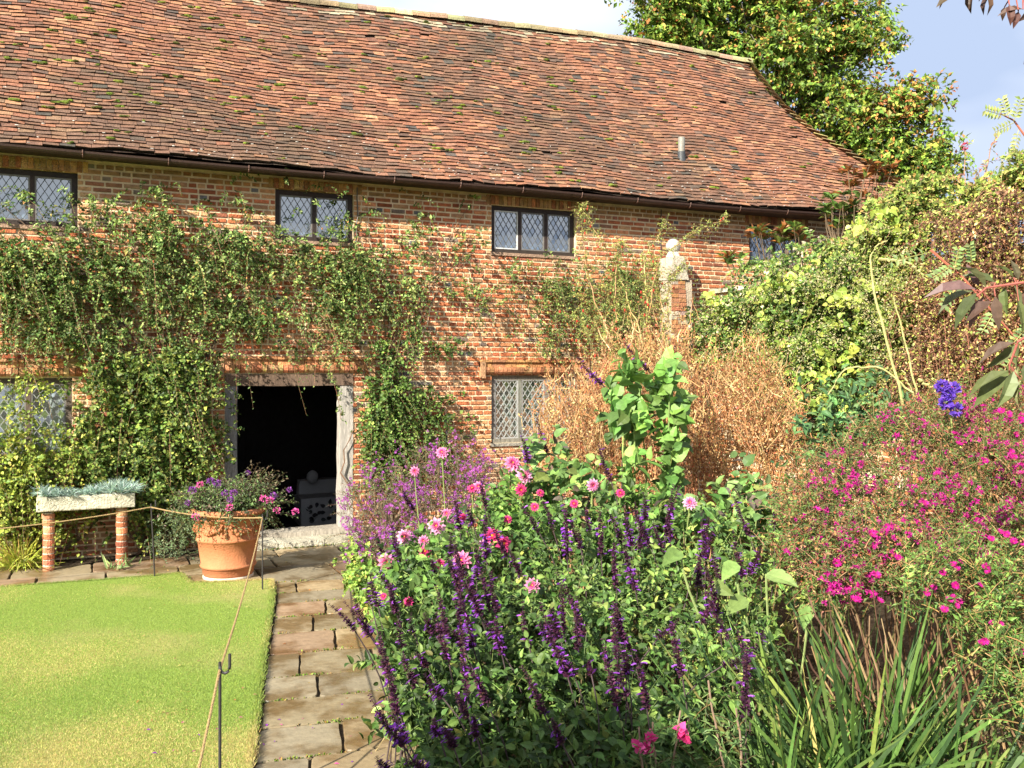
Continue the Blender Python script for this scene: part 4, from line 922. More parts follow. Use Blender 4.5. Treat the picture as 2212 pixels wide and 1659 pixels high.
for (x, y, rx, ry, d) in OB:
    c = at(float(x), float(y), float(d)); r_ = rx * d / F; rz = ry * d / F; sp = trunkP[rng.integers(5, 12)]
    br_ = bez(sp, (sp + c) / 2 + np.array([0, 0, .6]) + rng.normal(0, .4, 3), c, 10); tube1(tm, br_, np.linspace(.13, .04, 10), (.20, .18, .15), 6)
    for q in range(7):
        e = c + rng.normal(0, .6, 3) * np.array([r_, r_, rz]); tube1(tm, wob(br_[rng.integers(4, 10)], e, 6, .25), np.linspace(.035, .01, 6), (.22, .19, .16), 4)
    n = int(16 + .35 * rx * ry / 45); D = unit(rv(n)); rr = rng.uniform(.45, 1, n) ** .5; P = c + D * np.array([r_, r_ * 1.0, rz]) * rr[:, None]
    rust = rng.random() < .0
    red = .9 if (x > 1915 and y < 260) else .04
    pp = [(.13, .23, .03), (.20, .30, .045), (.07, .13, .02), (.30, .36, .06), (.48, .19, .06), (.44, .30, .07)]
    w = [5, 5, 4, 3, .6 + 6 * red, 1.2 + 2 * red]
    if (x, y) in ((1740, 50), (1790, 150), (1930, 235)): w[4] += 1.6; w[5] += 1.6
    # clumps: sub-centres
    m_ = max(6, int(rx * ry / 420)); sc_ = c + unit(rv(m_)) * np.array([r_, r_, rz]) * U(.55, 1.0, m_)[:, None]; nn_ = m_ * 22; pi_ = rng.integers(0, m_, nn_); P2 = sc_[pi_] + rv(nn_, .30) * np.array([1, 1, .75])
    P = np.concatenate([P, P2]); D = np.concatenate([D, unit(rv(nn_) + (P2 - sc_[pi_]) * 2)])
    sprays(ml, tm if rng.random() < .3 else None, P, D + np.array([0, 0, .25]), U(.3, .6, len(P)), 9, .19, colf(pp, w, .2, .3), T_SIMPLE, .6, droop=.3, out=(-.3, -.5, .9), sr=.008)
tm.build("trunk", M_stem, oak); ml.build("crown", M_leaf, oak)

# ================================================================== SHRUBS ALONG THE GARDEN WALL
def wallmass(name, label, cat, bl, n, P, w, size, X=7.75, thick=.7, nl=11, T=T_SIMPLE, wid=.6, Ln=(.12, .35), trails=40, mat=None, stemc=(.25, .2, .08), zmin=.1, droop=.5, sparse_stems=0):
    x, y, c = blobs2(bl, n); Q = on_x(x, y, X); Q = Q + np.array([1, 0, 0]) * (.25 - thick * (.3 + .7 * c) * rng.uniform(0, 1, n))[:, None]; Q = Q[(Q[:, 2] > zmin)]; n = len(Q)
    o = thing(name, label, cat, (X, float(np.median(Q[:, 1])), 0)); ml, ms = MB(), MB()
    D = unit(np.column_stack([rng.normal(-.5, .5, n), rng.normal(-.3, .6, n), rng.normal(.2, .6, n)]))
    sprays(ml, ms, Q, D, U(*Ln, n), nl, size, colf(P, w, .2, .28), T, wid, droop=droop, out=(-.7, -.6, .7), scol=stemc)
    k = trails
    if k:
        i = rng.choice(n, k); sprays(ml, ms, Q[i], unit(np.column_stack([rng.normal(-.5, .4, k), rng.normal(-.3, .5, k), rng.normal(.4, .6, k)])), U(.3, .8, k), 16, size * .8, colf(P, w), T, wid, droop=.9, sr=.0035, scol=stemc, out=(-.7, -.6, .7))
    for q in range(sparse_stems):
        e = Q[rng.integers(n)]; b = np.array([X + rng.normal(0, .15), e[1] + rng.normal(0, .5), 0]); tube1(ms, wob(b, e, 12, .25), np.linspace(.012, .003, 12), pal(1, [stemc])[0], 4)
    ml.build("foliage", mat or M_leaf, o); ms.build("stems", M_stem, o); return o
wallmass("clematis", "mixed green clematis mass with seedheads tumbling off the garden wall left of the brown creeper", "climber",
         [(1570, 720, 80, 55), (1545, 675, 45, 30), (1640, 655, 80, 55), (1710, 600, 70, 40), (1600, 770, 90, 60), (1720, 690, 90, 80), (1800, 620, 80, 70), (1780, 760, 90, 90), (1690, 800, 80, 70), (1860, 580, 60, 50), (1830, 860, 60, 80, .8), (1790, 540, 60, 30, .9), (1510, 750, 30, 45, .7), (1650, 575, 50, 20, .8), (1710, 545, 45, 18, .8), (1730, 880, 80, 70, .9), (1890, 700, 50, 100, .7)],
         2500, [(.11, .19, .04), (.17, .26, .05), (.06, .12, .025), (.32, .38, .08), (.42, .37, .24)], [5, 5, 5, 2, 1.8], .062, X=7.75, thick=.8, wid=.65, trails=80, Ln=(.1, .26))
wallmass("golden_hop", "bright yellow-green broad leaves scattered through the clematis on the garden wall", "climber",
         [(1660, 620, 50, 30), (1740, 610, 60, 50), (1560, 660, 60, 40), (1700, 760, 60, 60), (1800, 720, 60, 90), (1760, 850, 60, 90), (1850, 640, 40, 60), (1480, 760, 20, 30), (1690, 610, 60, 20), (1890, 480, 50, 30), (1560, 660, 40, 20), (1620, 700, 60, 40)],
         150, [(.40, .46, .09), (.32, .40, .07), (.20, .30, .05)], None, .10, X=7.4, thick=.5, nl=5, T=T_BROAD, wid=.8, trails=0)
wallmass("yellow_climber", "tangled yellow-green climber cresting the top of the garden wall beneath the oak", "climber",
         [(1900, 440, 35, 25), (1945, 415, 40, 25), (2010, 395, 40, 20), (2110, 420, 60, 25), (2175, 385, 40, 25), (1830, 530, 50, 25), (1890, 495, 60, 30), (1950, 460, 60, 35), (1980, 500, 70, 50), (1910, 560, 60, 50), (1950, 620, 50, 80, .8), (1930, 700, 40, 80, .6), (2060, 450, 60, 30, .6), (2150, 430, 60, 30, .5), (2190, 390, 35, 35, .7), (2120, 470, 70, 40, .2), (1870, 520, 60, 30), (1990, 430, 40, 25, .8), (2190, 350, 30, 25, .6), (1900, 810, 40, 80, .6)],
         1900, [(.26, .32, .06), (.19, .27, .05), (.42, .42, .11), (.10, .16, .03), (.36, .22, .08)], [5, 5, 2.5, 4, 2.2], .058, X=7.7, thick=.45, wid=.6, trails=90, Ln=(.1, .24), stemc=(.4, .34, .16))
wallmass("dead_creeper", "brown withered creeper hanging over the right end of the garden wall", "climber",
         [(2100, 620, 110, 110), (2040, 760, 90, 110), (2150, 750, 80, 120), (2150, 500, 80, 90), (2000, 640, 60, 80, .7), (2190, 620, 50, 200, .9), (2060, 880, 90, 60), (2050, 500, 60, 60, .8), (2100, 500, 60, 50, .9), (2170, 470, 50, 50, .9), (1960, 830, 60, 80, .8), (2160, 880, 80, 60, .8)],
         2600, [(.25, .12, .06), (.16, .075, .045), (.38, .23, .11), (.50, .42, .18), (.36, .40, .08), (.09, .05, .03)], [4, 4, 3, 2, 4, 3], .038, X=7.45, thick=.6, wid=.6, trails=160, stemc=(.2, .09, .055), sparse_stems=50, nl=12)
mb = MB(); k = 15000; xs_, ys_, _ = blobs2([(1560, 690, 80, 60), (1650, 650, 80, 60), (1740, 610, 90, 60), (1830, 600, 80, 70), (1640, 760, 90, 60), (1780, 720, 90, 90), (1700, 820, 80, 70), (1880, 640, 60, 100), (1860, 520, 70, 30), (1930, 560, 60, 90), (1920, 740, 40, 90)], k)
Q = on_x(xs_, ys_, 7.25) + rv(k, .09); ci = (np.floor(Q[:, 1] * 7) * 31 + np.floor(Q[:, 2] * 7)).astype(int); kp = (np.sin(ci * 12.9898) * 43758.5453 % 1) < .5; Q = Q[kp]; k = len(Q)
cl_ = thing("clematis_seedheads", "haze of tiny beige-olive seedheads and bracts covering the green climber on the garden wall", "seedheads", (7.4, -2.5, 2.5))
leaves(mb, Q, rv(k) + up * .5, unit(rv(k) + np.array([-.6, -.6, .5])), U(.012, .034, k), pal(k, [(.44, .40, .20), (.36, .40, .12), (.28, .36, .07), (.50, .46, .26)]), T_DIA, .6); mb.build("seedheads", M_petal, cl_)
# big magnolia leaves between wall and house
mg_ = thing("magnolia", "magnolia with glossy leaves and rusty undersides behind the wall near the roof corner", "shrub", (10.4, -1.4, 0)); ml, ms = MB(), MB()
for (x, y, rx, ry, n, rust) in [(1860, 385, 40, 30, 12, .75), (1900, 380, 25, 15, 4, .8), (1810, 445, 22, 22, 7, .1), (1850, 455, 35, 25, 9, .35), (1870, 410, 40, 30, 8, .6), (1645, 505, 22, 16, 9, .35), (1705, 503, 28, 14, 13, .45), (1570, 560, 10, 14, 5, .3), (1815, 480, 25, 20, 7, .1), (1690, 520, 40, 14, 7, .2)]:
    xs_, ys_, _ = blobs2([(x, y, rx, ry)], n); P = on_y(xs_, ys_, -1.4) + np.column_stack([np.zeros(n), rng.normal(0, .15, n), np.zeros(n)])
    for p in P: tube1(ms, wob(np.array([10.4 + (p[0] - 10.4) * .8, -1.4, p[2] - .9]), p, 5, .05), np.linspace(.012, .005, 5), (.14, .1, .06), 4)
    k = 8; O = np.repeat(P, k, 0); a = np.tile(np.arange(k) * 2.4, n); D = unit(np.column_stack([np.cos(a), np.sin(a), U(.2, 1.2, n * k)])); isr = rng.random(n * k) < rust
    C = np.where(isr[:, None], pal(n * k, [(.36, .14, .04), (.26, .10, .035)]), pal(n * k, [(.07, .14, .025), (.12, .20, .04), (.20, .28, .06)]))
    leaves(ml, O, D, unit(rv(n * k, .4) + up), U(.13, .2, n * k), C, T_LONG, .42)
tube1(ms, wob((10.4, -1.4, 0), (10.5, -1.3, 3.8), 10, .2), np.linspace(.06, .03, 10), (.14, .11, .08), 7)
ml.build("foliage", M_gloss, mg_); ms.build("stems", M_stem, mg_)

# tall pale arching stalks in front of the wall, with a pink flower sprig on top of the wall
st_ = thing("dry_stalks", "tall pale bent flower stalks arching in front of the brown creeper", "plant", at(1990., 1000., 7.2) * np.array([1, 1, 0])); ms = MB()
for pts in ([(1990, 1010), (1945, 850), (1890, 640), (1880, 560), (1890, 530), (1915, 522)], [(2010, 1020), (1990, 900), (1960, 760), (1930, 640)], [(2030, 990), (1975, 850), (1900, 790), (1820, 800), (1790, 850)], [(2020, 1040), (1985, 880), (1950, 800)], [(1900, 560), (1960, 565), (2000, 600)], [(1985, 820), (2030, 850), (2060, 830)]):
    P = np.array([at(float(a), float(b), 7.0) for a, b in pts]); t = np.linspace(0, len(P) - 1, 24); Q = np.stack([np.interp(t, np.arange(len(P)), P[:, i]) for i in range(3)], 1) + rv(24, .006); tube1(ms, Q, np.linspace(.011, .004, 24), (.42, .40, .16), 5)
ms.build("stems", M_stem, st_)
vs = thing("valerian", "pink flowered sprig standing on top of the garden wall against the sky", "flower", on_x(2085., 420., 7.9)); ml, ms = MB(), MB()
for (x, y, h_) in ((2085, 318, 1), (2062, 380, 0), (2110, 370, 0), (2135, 350, 0), (2150, 300, 0)):
    a = on_x(2085. + (x - 2085) * .4, 440., 7.9); b = on_x(float(x), float(y), 7.9); P = wob(a, b, 8, .03); tube1(ms, P, .005, (.35, .2, .12), 4); sprays(ml, ms, P[2:], rv(6) + up * .5, .12, 7, .05, colf([(.45, .46, .12), (.3, .34, .08), (.35, .15, .1)]), wid=.45)
ml.build("foliage", M_leaf, vs); ms.build("stems", M_stem, vs); q = on_x(2085., 316., 7.9); mb = MB(); D = unit(rv(60)); leaves(mb, q + D * .025, D, up + rv(60, .3), .02, pal(60, [(.7, .12, .22)]), T_DIA, .8); mb.build("flower_head", M_petal, vs)

# overhanging branches (near camera, top right and right)
def leafy_branch(name, label, pts, dep, leafspec, P, w=None, bcol=(.30, .09, .07), r0=.008, mat=None, T=T_LONG, wid=.3):
    o = thing(name, label, "branch", at(float(pts[0][0]), float(pts[0][1]), dep)); ms, ml = MB(), MB()
    Q = np.array([at(float(a), float(b), dep) for a, b in pts]); t = np.linspace(0, len(Q) - 1, 16); C_ = np.stack([np.interp(t, np.arange(len(Q)), Q[:, i]) for i in range(3)], 1); tube1(ms, C_, np.linspace(r0, r0 * .4, 16), bcol, 6)
    for (x, y, dx, dy, ln, dz) in leafspec:
        b = at(float(x), float(y), dep + dz); e = at(float(x + dx * .85), float(y + dy * .8), dep + dz); d = e - b; L_ = np.linalg.norm(d)
        near = C_[np.argmin(np.linalg.norm(C_ - b, axis=1))]; tube1(ms, [near, b], .0025, bcol, 4)
        leaves(ml, b[None], (d + rng.normal(0, .12, 3) * L_)[None], unit(rng.normal(0, .35, 3) + np.array([-.3, -.4, .8]))[None], L_, pal(1, P, w), T, wid if np.isscalar(wid) else rng.uniform(*wid))
    ml.build("leaves", mat or M_leaf, o); ms.build("twig", M_stem, o); return o
DKP = [(.10, .045, .035), (.07, .04, .03), (.13, .08, .045)]
leafy_branch("overhanging_branch", "dark maroon pointed leaves hanging in from the top right corner of the view", [(2330, -60), (2200, -20), (2080, -30)], 3.0,
    [(2090, -30, -75, 55, 0, 0), (2100, -25, -20, 62, 0, .02), (2130, -20, 10, 62, 0, 0), (2140, -15, -30, 50, 0, .04), (2120, -40, -60, 40, 0, -.03), (2060, -20, -45, 40, 0, .02), (2180, 10, 0, 55, 0, 0), (2170, 15, -5, 35, 0, .05), (2210, 20, -60, -5, 0, 0), (2200, 25, -20, 40, 0, 0), (2240, 20, -40, 30, 0, 0), (2150, -40, -10, 60, 0, .06), (2110, -50, 20, 60, 0, .05), (2230, 100, -25, 65, 0, 0), (2235, 140, -30, 20, 0, 0)], DKP, wid=(.36, .46), mat=M_leaf)
leafy_branch("overhanging_branch", "dark-leaved branch with reddish twig reaching in from the right edge before the brown creeper", [(2330, 640), (2212, 610), (2130, 622), (2110, 640)], 3.6,
    [(2110, 625, -125, -8, 0, 0), (2105, 628, -105, 20, 0, .05), (2110, 632, -60, 90, 0, 0), (2125, 640, -40, 85, 0, .03), (2130, 622, -70, -70, 0, 0), (2115, 618, -30, -60, 0, .04), (2150, 610, -75, -30, 0, 0), (2190, 600, -45, -40, 0, .02), (2200, 605, -20, -55, 0, 0), (2150, 640, 10, 90, 0, 0), (2170, 620, -5, 75, 0, .02), (2190, 615, 10, 85, 0, 0), (2215, 620, -5, 80, 0, .04), (2140, 650, -60, 60, 0, 0), (2200, 650, 25, 90, 0, 0)], [(.10, .11, .05), (.11, .07, .05), (.13, .16, .06), (.16, .10, .08)], wid=(.26, .36))
leafy_branch("overhanging_branch", "lower dark-leaved branch drooping from the right edge above the pink asters", [(2330, 690), (2200, 735), (2180, 790)], 3.6,
    [(2190, 740, -95, 20, 0, 0), (2195, 745, -70, 60, 0, .03), (2200, 735, -20, 75, 0, 0), (2180, 800, -105, 60, 0, 0), (2180, 805, -90, 85, 0, .04), (2190, 800, -40, 100, 0, 0), (2200, 790, 0, 90, 0, .02), (2215, 780, 10, 80, 0, 0), (2205, 820, -20, 70, 0, 0)], [(.09, .11, .045), (.10, .075, .05), (.15, .18, .07)], wid=(.24, .36))
def pinnate(o, stems, dep, P, lf=.05, pairs=6, scol=(.4, .13, .08)):
    ml, ms = MB(), MB()
    for main, side in stems:
        Q = np.array([at(float(a), float(b), dep) for a, b in main]); tube1(ms, Q, np.linspace(.006, .003, len(Q)), scol, 5)
        for (x0, y0, x1, y1) in side:
            a = at(float(x0), float(y0), dep - .03); b = at(float(x1), float(y1), dep - .06 + rng.normal(0, .02)); tube1(ms, [a, b], .0018, (.3, .3, .1), 4); d = unit(b - a); s_ = unit(np.cross(d, fw + rng.normal(0, .3, 3)))
            for t in np.linspace(.2, 1, pairs):
                for sg in (-1, 1): leaves(ml, (a + (b - a) * t)[None], (s_ * sg + d * .35)[None], unit(-fw + rng.normal(0, .35, 3) + up * .5)[None], lf * rng.uniform(.8, 1.1), pal(1, P), T_SIMPLE, .55)
    ml.build("leaves", M_leaf, o); ms.build("twig", M_stem, o)
ro = thing("rose_shoot", "long reddish rose cane with paired leaflets crossing the right edge", "rose shoot", at(2200., 790., 4.2))
pinnate(ro, [([(2010, 540), (2080, 600), (2150, 680), (2230, 770)], [(2060, 590, 2070, 540), (2055, 575, 2015, 600), (2080, 600, 2040, 660), (2120, 640, 2095, 690), (2150, 670, 2120, 720), (2100, 570, 2095, 530), (2010, 545, 1925, 565), (2200, 740, 2170, 800), (2225, 700, 2190, 740)])], 4.2, [(.16, .24, .08), (.22, .30, .10)], .036)
rb = thing("rose_shoot", "loose pinnate-leaved spray high at the right edge against the sky", "rose shoot", at(2230., 300., 4.5))
pinnate(rb, [([(2240, 330), (2190, 260), (2160, 245)], [(2170, 250, 2130, 238), (2180, 255, 2165, 215), (2190, 262, 2205, 215), (2190, 265, 2150, 285), (2200, 280, 2190, 330)])], 4.5, [(.28, .33, .10), (.35, .36, .14)], .034)

# ================================================================== BED
def depth_f(kd): 
    a = np.array(kd, float); return lambda y: np.interp(y, a[:, 0], a[:, 1])
def bedmass(name, label, cat, poly, df, n, P, w, size, thick=.5, nl=9, T=T_SIMPLE, wid=.6, Ln=(.10, .28), up_=.7, droop=.2, mat=None, sr=.0028, stemc=(.14, .16, .05), stalks=60, stalkr=.006, jitz=0.0, nrand=.55, out=(-.3, -.5, .9), stalkc=None):
    x, y = poly_pts(poly, n); rg_ = rng.normal(0, 1, n); x = x + rng.normal(0, 12, n); y = y + rg_ * 16; cn = .5 + .3 * np.sin(x / 27. + 2 * np.sin(y / 35.)) * np.sin(y / 24. + 2 * np.sin(x / 41.)) + .25 * np.sin(x / 13. + 2 * np.sin(y / 17.)) * np.sin(y / 11. + 1); d = df(y) + thick * rng.uniform(0, 1, n) ** 1.3 - .05 - (cn - .5) * .35; kp = rng.random(n) < np.clip(cn * 2.2 - .45, .12, 1); x = x[kp]; y = y[kp]; d = d[kp]; P3 = at(x, y, d); P3 = P3[P3[:, 2] > .05]; n = len(P3)
    b = P3[:, :2].mean(0) + fw[:2] * .2; o = thing(name, label, cat, (b[0], b[1], 0)); ml, ms = MB(), MB()
    D = unit(rv(n, .55) + up * up_ - fw * .25)
    sprays(ml, ms, P3, D, U(*Ln, n), nl, size, colf(P, w, .2, .25), T, wid, droop=droop, out=out, sr=sr, scol=stemc, nrand=nrand)
    for k in range(stalks):
        e = P3[rng.integers(n)]; bb = np.array([b[0] + (e[0] - b[0]) * .75, b[1] + (e[1] - b[1]) * .75, 0]) + np.append(rng.normal(0, .06, 2), 0); tube1(ms, wob(bb, e, 8, .06), np.linspace(stalkr, stalkr * .5, 8), pal(1, [stalkc or stemc])[0], 5)
    ml.build("foliage", mat or M_leaf, o); ms.build("stems", M_stem, o); return o, P3
SG = [(.07, .135, .03), (.11, .19, .04), (.045, .09, .02), (.18, .26, .06), (.34, .38, .08)]
# --- tan dried bush
db = thing("dry_bush", "tall rusty-tan dried bush of fine seed stalks before the lower right window", "shrub", at(1450., 1000., 9.3) * np.array([1, 1, 0])); mb = MB(); ml = MB()
tp_ = [(1165, 960), (1160, 880), (1200, 850), (1270, 820), (1330, 780), (1370, 740), (1430, 740), (1500, 790), (1580, 780), (1650, 790), (1710, 860), (1730, 960), (1700, 1080), (1150, 1040)]
n = 4600; x, y = poly_pts(tp_, n); x = x + rng.normal(0, 14, n); y = y + rng.normal(0, 22, n); dd = 8.6 + U(0, 1.3, n); P = at(x, y, dd); D = unit(rv(n, .42) + up); L_ = U(.08, .34, n); t = np.linspace(0, 1, 4); nc = 190; cx_, cy_ = poly_pts(tp_, nc); cy_ = cy_ + rng.normal(0, 30, nc); CP = at(cx_, cy_, 8.5 + U(0, 1.2, nc)); ci = rng.integers(0, nc, n); pick = rng.random(n) < .6; P = np.where(pick[:, None], CP[ci] + rv(n) * np.array([.06, .06, .17]), P); PP = P[:, None] + D[:, None] * (L_[:, None] * (t - .3))[..., None] + rng.normal(0, .012, (n, 4, 3)); rc = [(.46, .25, .10), (.54, .36, .17), (.34, .16, .07), (.22, .09, .045), (.60, .45, .22)]
tubes(mb, PP, np.tile(np.linspace(.0042, .0015, 4), (n, 1)), pal(n, rc, [5, 5, 4, 2, 2]), 3)
m_ = 30000; i = rng.integers(0, n, m_); Q = PP[i, rng.integers(0, 4, m_)] + rv(m_, .02); leaves(ml, Q, unit(rv(m_) + up * .6), rv(m_), U(.014, .036, m_), pal(m_, rc + [(.50, .12, .07), (.3, .34, .08)], [5, 5, 5, 3, 2, 1.2, 1.4], cl=i), T_DIA, .6)
for k in range(70):
    e = P[rng.integers(n)]; tube1(mb, wob((e[0] * .9 + .45, e[1] + rng.normal(0, .1), 0), e, 8, .05), np.linspace(.009, .004, 8), (.36, .2, .1), 4)
mb.build("stems", M_stem, db); ml.build("seedheads", M_leaf, db)
# lanky wild rose with hips
wr = thing("wild_rose", "lanky arching rose canes with tiny pale leaves and red hips above the dry bush", "shrub", (7.0, -1.3, 0)); ml, ms, hm = MB(), MB(), MB()
for pts in ([(1350, 860), (1320, 740), (1270, 600), (1255, 470), (1262, 445)], [(1400, 860), (1385, 720), (1340, 600), (1300, 520), (1260, 455)], [(1350, 800), (1290, 700), (1250, 640)], [(1420, 850), (1400, 700), (1420, 560), (1500, 500), (1570, 470)], [(1390, 800), (1400, 660), (1390, 560), (1440, 480)], [(1300, 790), (1330, 690), (1330, 560), (1345, 520)], [(1430, 840), (1440, 700), (1445, 600), (1480, 570)], [(1380, 850), (1340, 760), (1220, 680)], [(1410, 850), (1370, 700), (1300, 620)], [(1440, 800), (1425, 640), (1410, 560)]):
    P = np.array([at(float(a), float(b), 12.0 + rng.normal(0, .15)) for a, b in pts]); t = np.linspace(0, len(P) - 1, 30); Q = np.stack([np.interp(t, np.arange(len(P)), P[:, i]) for i in range(3)], 1) + rv(30, .012); tube1(ms, Q, np.linspace(.011, .003, 30), pal(1, [(.36, .20, .10), (.42, .3, .14)])[0], 4)
    QQ = Q[np.repeat(np.arange(3, 30), 5)]; sprays(ml, ms, QQ, rv(len(QQ)) + up * .3, U(.08, .22, len(QQ)), 9, .026, colf([(.34, .38, .09), (.26, .32, .08), (.42, .32, .12), (.36, .16, .07)], [5, 4, 2, 1]), droop=.3)
    for j in range(5): blob(hm, Q[rng.integers(8, 30)] + rng.normal(0, .07, 3), (.013, .013, .022), (.50, .05, .03), 6, 4, .05)
ml.build("foliage", M_leaf, wr); ms.build("canes", M_stem, wr); hm.build("hips", M_gloss, wr, kind='stuff')
# --- purple aster bush by the door
def daisy(np_, r, c1, c2, ccol, up_a=.35):
    mb = MB(); a = np.arange(np_) * 2 * math.pi / np_ + rng.normal(0, .08, np_); D = np.column_stack([np.cos(a), np.sin(a), np.full(np_, up_a)]); leaves(mb, D * .0, D, np.tile(up, (np_, 1)), r * U(.85, 1.1, np_), pal(np_, [c1, c2]), T_DIA, .32); 
    blob(mb, (0, 0, r * .12), (r * .24, r * .24, r * .16), ccol, 7, 4, .05); return mb.mesh("flower_head", M_petal)
PA = [daisy(14, .02, (.34, .07, .36), (.42, .12, .45), (.30, .12, .04)) for _ in range(3)]
PK = [daisy(20, .026, (.38, .005, .17), (.48, .02, .24), (.35, .05, .10), .6) for _ in range(3)]
def scatter_heads(o, meshes, P, n, big=100, sc=(.7, 1.2), Dm=(-.3, -.6, .7), rest_pal=None, restname="small_flowers"):
    wq = np.clip(np.sin(P[:, 0] * 9 + 2 * np.sin(P[:, 2] * 7)) * np.sin(P[:, 2] * 8 + 2 * np.sin(P[:, 1] * 6)) + .35, .06, 1) ** 1.5; n = min(n, len(P)); i = rng.choice(len(P), n, replace=False, p=wq / wq.sum())
    for j in i[:big]: put(meshes[rng.integers(len(meshes))], "flower_head", o, P[j], unit(np.array(Dm) + rng.normal(0, .35, 3)), rng.uniform(*sc))
    if n > big and rest_pal:
        mb = MB(); Q = P[i[big:]]; m_ = 9; O = np.repeat(Q, m_, 0); D = unit(rv(len(O)) + np.array(Dm) * .3); leaves(mb, O, D, unit(np.array(Dm) + rv(len(O), .3)), .021, pal(len(O), rest_pal), T_DIA, .4); mb.build(restname, M_petal, o, kind='stuff')
o, P3 = bedmass("aster_bush", "rounded bush of small mauve-purple asters just right of the doorway", "flowering bush", [(760, 1180), (755, 1090), (775, 1050), (840, 1020), (900, 985), (980, 975), (1060, 1000), (1100, 1040), (1080, 1120), (1000, 1170), (900, 1220), (850, 1250), (770, 1240)], depth_f([(980, 10.0), (1240, 8.4)]), 2600, [(.12, .13, .07), (.16, .18, .09), (.09, .09, .05), (.20, .11, .07)], [4, 4, 3, 1.2], .026, .7, nl=14, wid=.35, Ln=(.12, .3), stemc=(.18, .10, .07), stalks=70)
top = P3 + up * .16 - fw * .22; scatter_heads(o, PA, np.concatenate([top, top + rv(len(top), .05)]), 1050, 100, (.8, 1.3), rest_pal=[(.33, .06, .32), (.24, .05, .26), (.42, .12, .40)])
mb = MB(); k = 900; Q = (P3 + up * .1)[rng.integers(0, len(P3), k)] + rv(k, .04); leaves(mb, Q, rv(k), rv(k), .014, pal(k, [(.38, .15, .06), (.30, .10, .06)]), T_DIA, .9); mb.build("spent_flowers", M_petal, o, kind='stuff')
# geranium edging
bedmass("ground_cover", "bright lime-green leafy edging plant spilling onto the path below the purple asters", "ground cover", [(752, 1185), (790, 1200), (830, 1260), (850, 1330), (800, 1320), (760, 1290), (745, 1230)], depth_f([(1180, 8.6), (1330, 7.6)]), 420, [(.22, .34, .06), (.30, .42, .08), (.15, .26, .05), (.42, .36, .08)], [4, 4, 3, .6], .042, .3, nl=7, T=T_BROAD, wid=.95, Ln=(.05, .12), stalks=0)
# broadleaf stems (tall)
bedmass("broadleaf_plant", "tall upright plant with large heart-shaped bright green leaves before the dry bush", "plant", [(1320, 1010), (1305, 900), (1340, 850), (1390, 790), (1430, 790), (1470, 850), (1490, 900), (1480, 1000), (1440, 1080), (1360, 1060)], depth_f([(780, 7.6), (1100, 7.2)]), 120, [(.15, .28, .06), (.20, .34, .08), (.11, .21, .05)], None, .155, .4, nl=5, T=T_BROAD, wid=.75, Ln=(.10, .25), stalks=9, stalkr=.012, stemc=(.22, .30, .09), droop=.1)
bedmass("broadleaf_plant", "lower clump of broad grey-green and dark bronze leaves among the dahlias", "plant", [(1130, 1040), (1150, 960), (1220, 950), (1250, 1010), (1330, 1050), (1500, 1080), (1640, 1030), (1700, 1060), (1690, 1180), (1560, 1200), (1400, 1180), (1260, 1190), (1180, 1120)], depth_f([(950, 7.6), (1200, 6.6)]), 230, [(.13, .24, .06), (.17, .28, .08), (.09, .16, .05), (.10, .075, .06), (.28, .34, .09)], [4, 4, 3, 1.4, 1.5], .12, .6, nl=5, T=T_BROAD, wid=.7, Ln=(.12, .28), stalks=30, stalkr=.008, stemc=(.2, .24, .08))
# dark blue-green filler near wall foot
bedmass("leafy_plant", "blue-green leafy peony clump at the foot of the garden wall", "plant", [(1740, 1000), (1760, 900), (1830, 850), (1900, 840), (1960, 880), (1980, 950), (1900, 1000), (1800, 1020)], depth_f([(850, 7.6), (1020, 7.0)]), 150, [(.08, .17, .06), (.12, .22, .07), (.05, .11, .04)], None, .10, .5, nl=7, T=T_LONG, wid=.38, Ln=(.15, .35), stalks=20)
# generic mid-bed filler
bedmass("mixed_foliage", "dense mixed yellow-green perennials filling the middle of the bed below the broad leaves", "plant", [(1120, 1250), (1180, 1150), (1350, 1160), (1500, 1140), (1700, 1100), (1760, 1150), (1760, 1300), (1640, 1420), (1400, 1450), (1200, 1400)], depth_f([(1080, 7.4), (1450, 5.6)]), 900, [(.15, .22, .05), (.26, .33, .07), (.38, .42, .11), (.08, .13, .03), (.32, .2, .09)], [4, 5, 4, 3, .7], .066, .8, nl=8, T=T_SIMPLE, wid=.6, stalks=150, stalkc=(.34, .26, .12), Ln=(.1, .28))
ho = thing("broadleaf_plant", "few large pale drooping oval leaves in the bed just above the strap leaves", "plant", at(1690., 1500., 5.2) * np.array([1, 1, 0])); ml, ms = MB(), MB()
for (x, y, dx, dy, c_) in ((1655, 1240, 70, 22, 0), (1745, 1305, -8, 50, 1), (1610, 1290, -40, 34, 1), (1590, 1215, -30, 36, 1), (1540, 1260, 42, 26, 1), (1470, 1190, -38, 28, 1)):
    b = at(float(x), float(y), 5.15); e = at(float(x + dx), float(y + dy), 5.05); L_ = np.linalg.norm(e - b); leaves(ml, b[None], (e - b)[None], unit(np.array([-.5, -.5, .5]) + rng.normal(0, .25, 3))[None], L_, pal(1, [(.22, .30, .09), (.15, .23, .06)][c_:c_ + 1]), T_BROAD, .62)
    tube1(ms, bez((x * 0 + OFF[ho.name][0], OFF[ho.name][1], 0), b - up * .3, b, 8), .006, (.22, .28, .1), 5)
ml.build("leaves", M_leaf, ho); ms.build("stems", M_stem, ho)
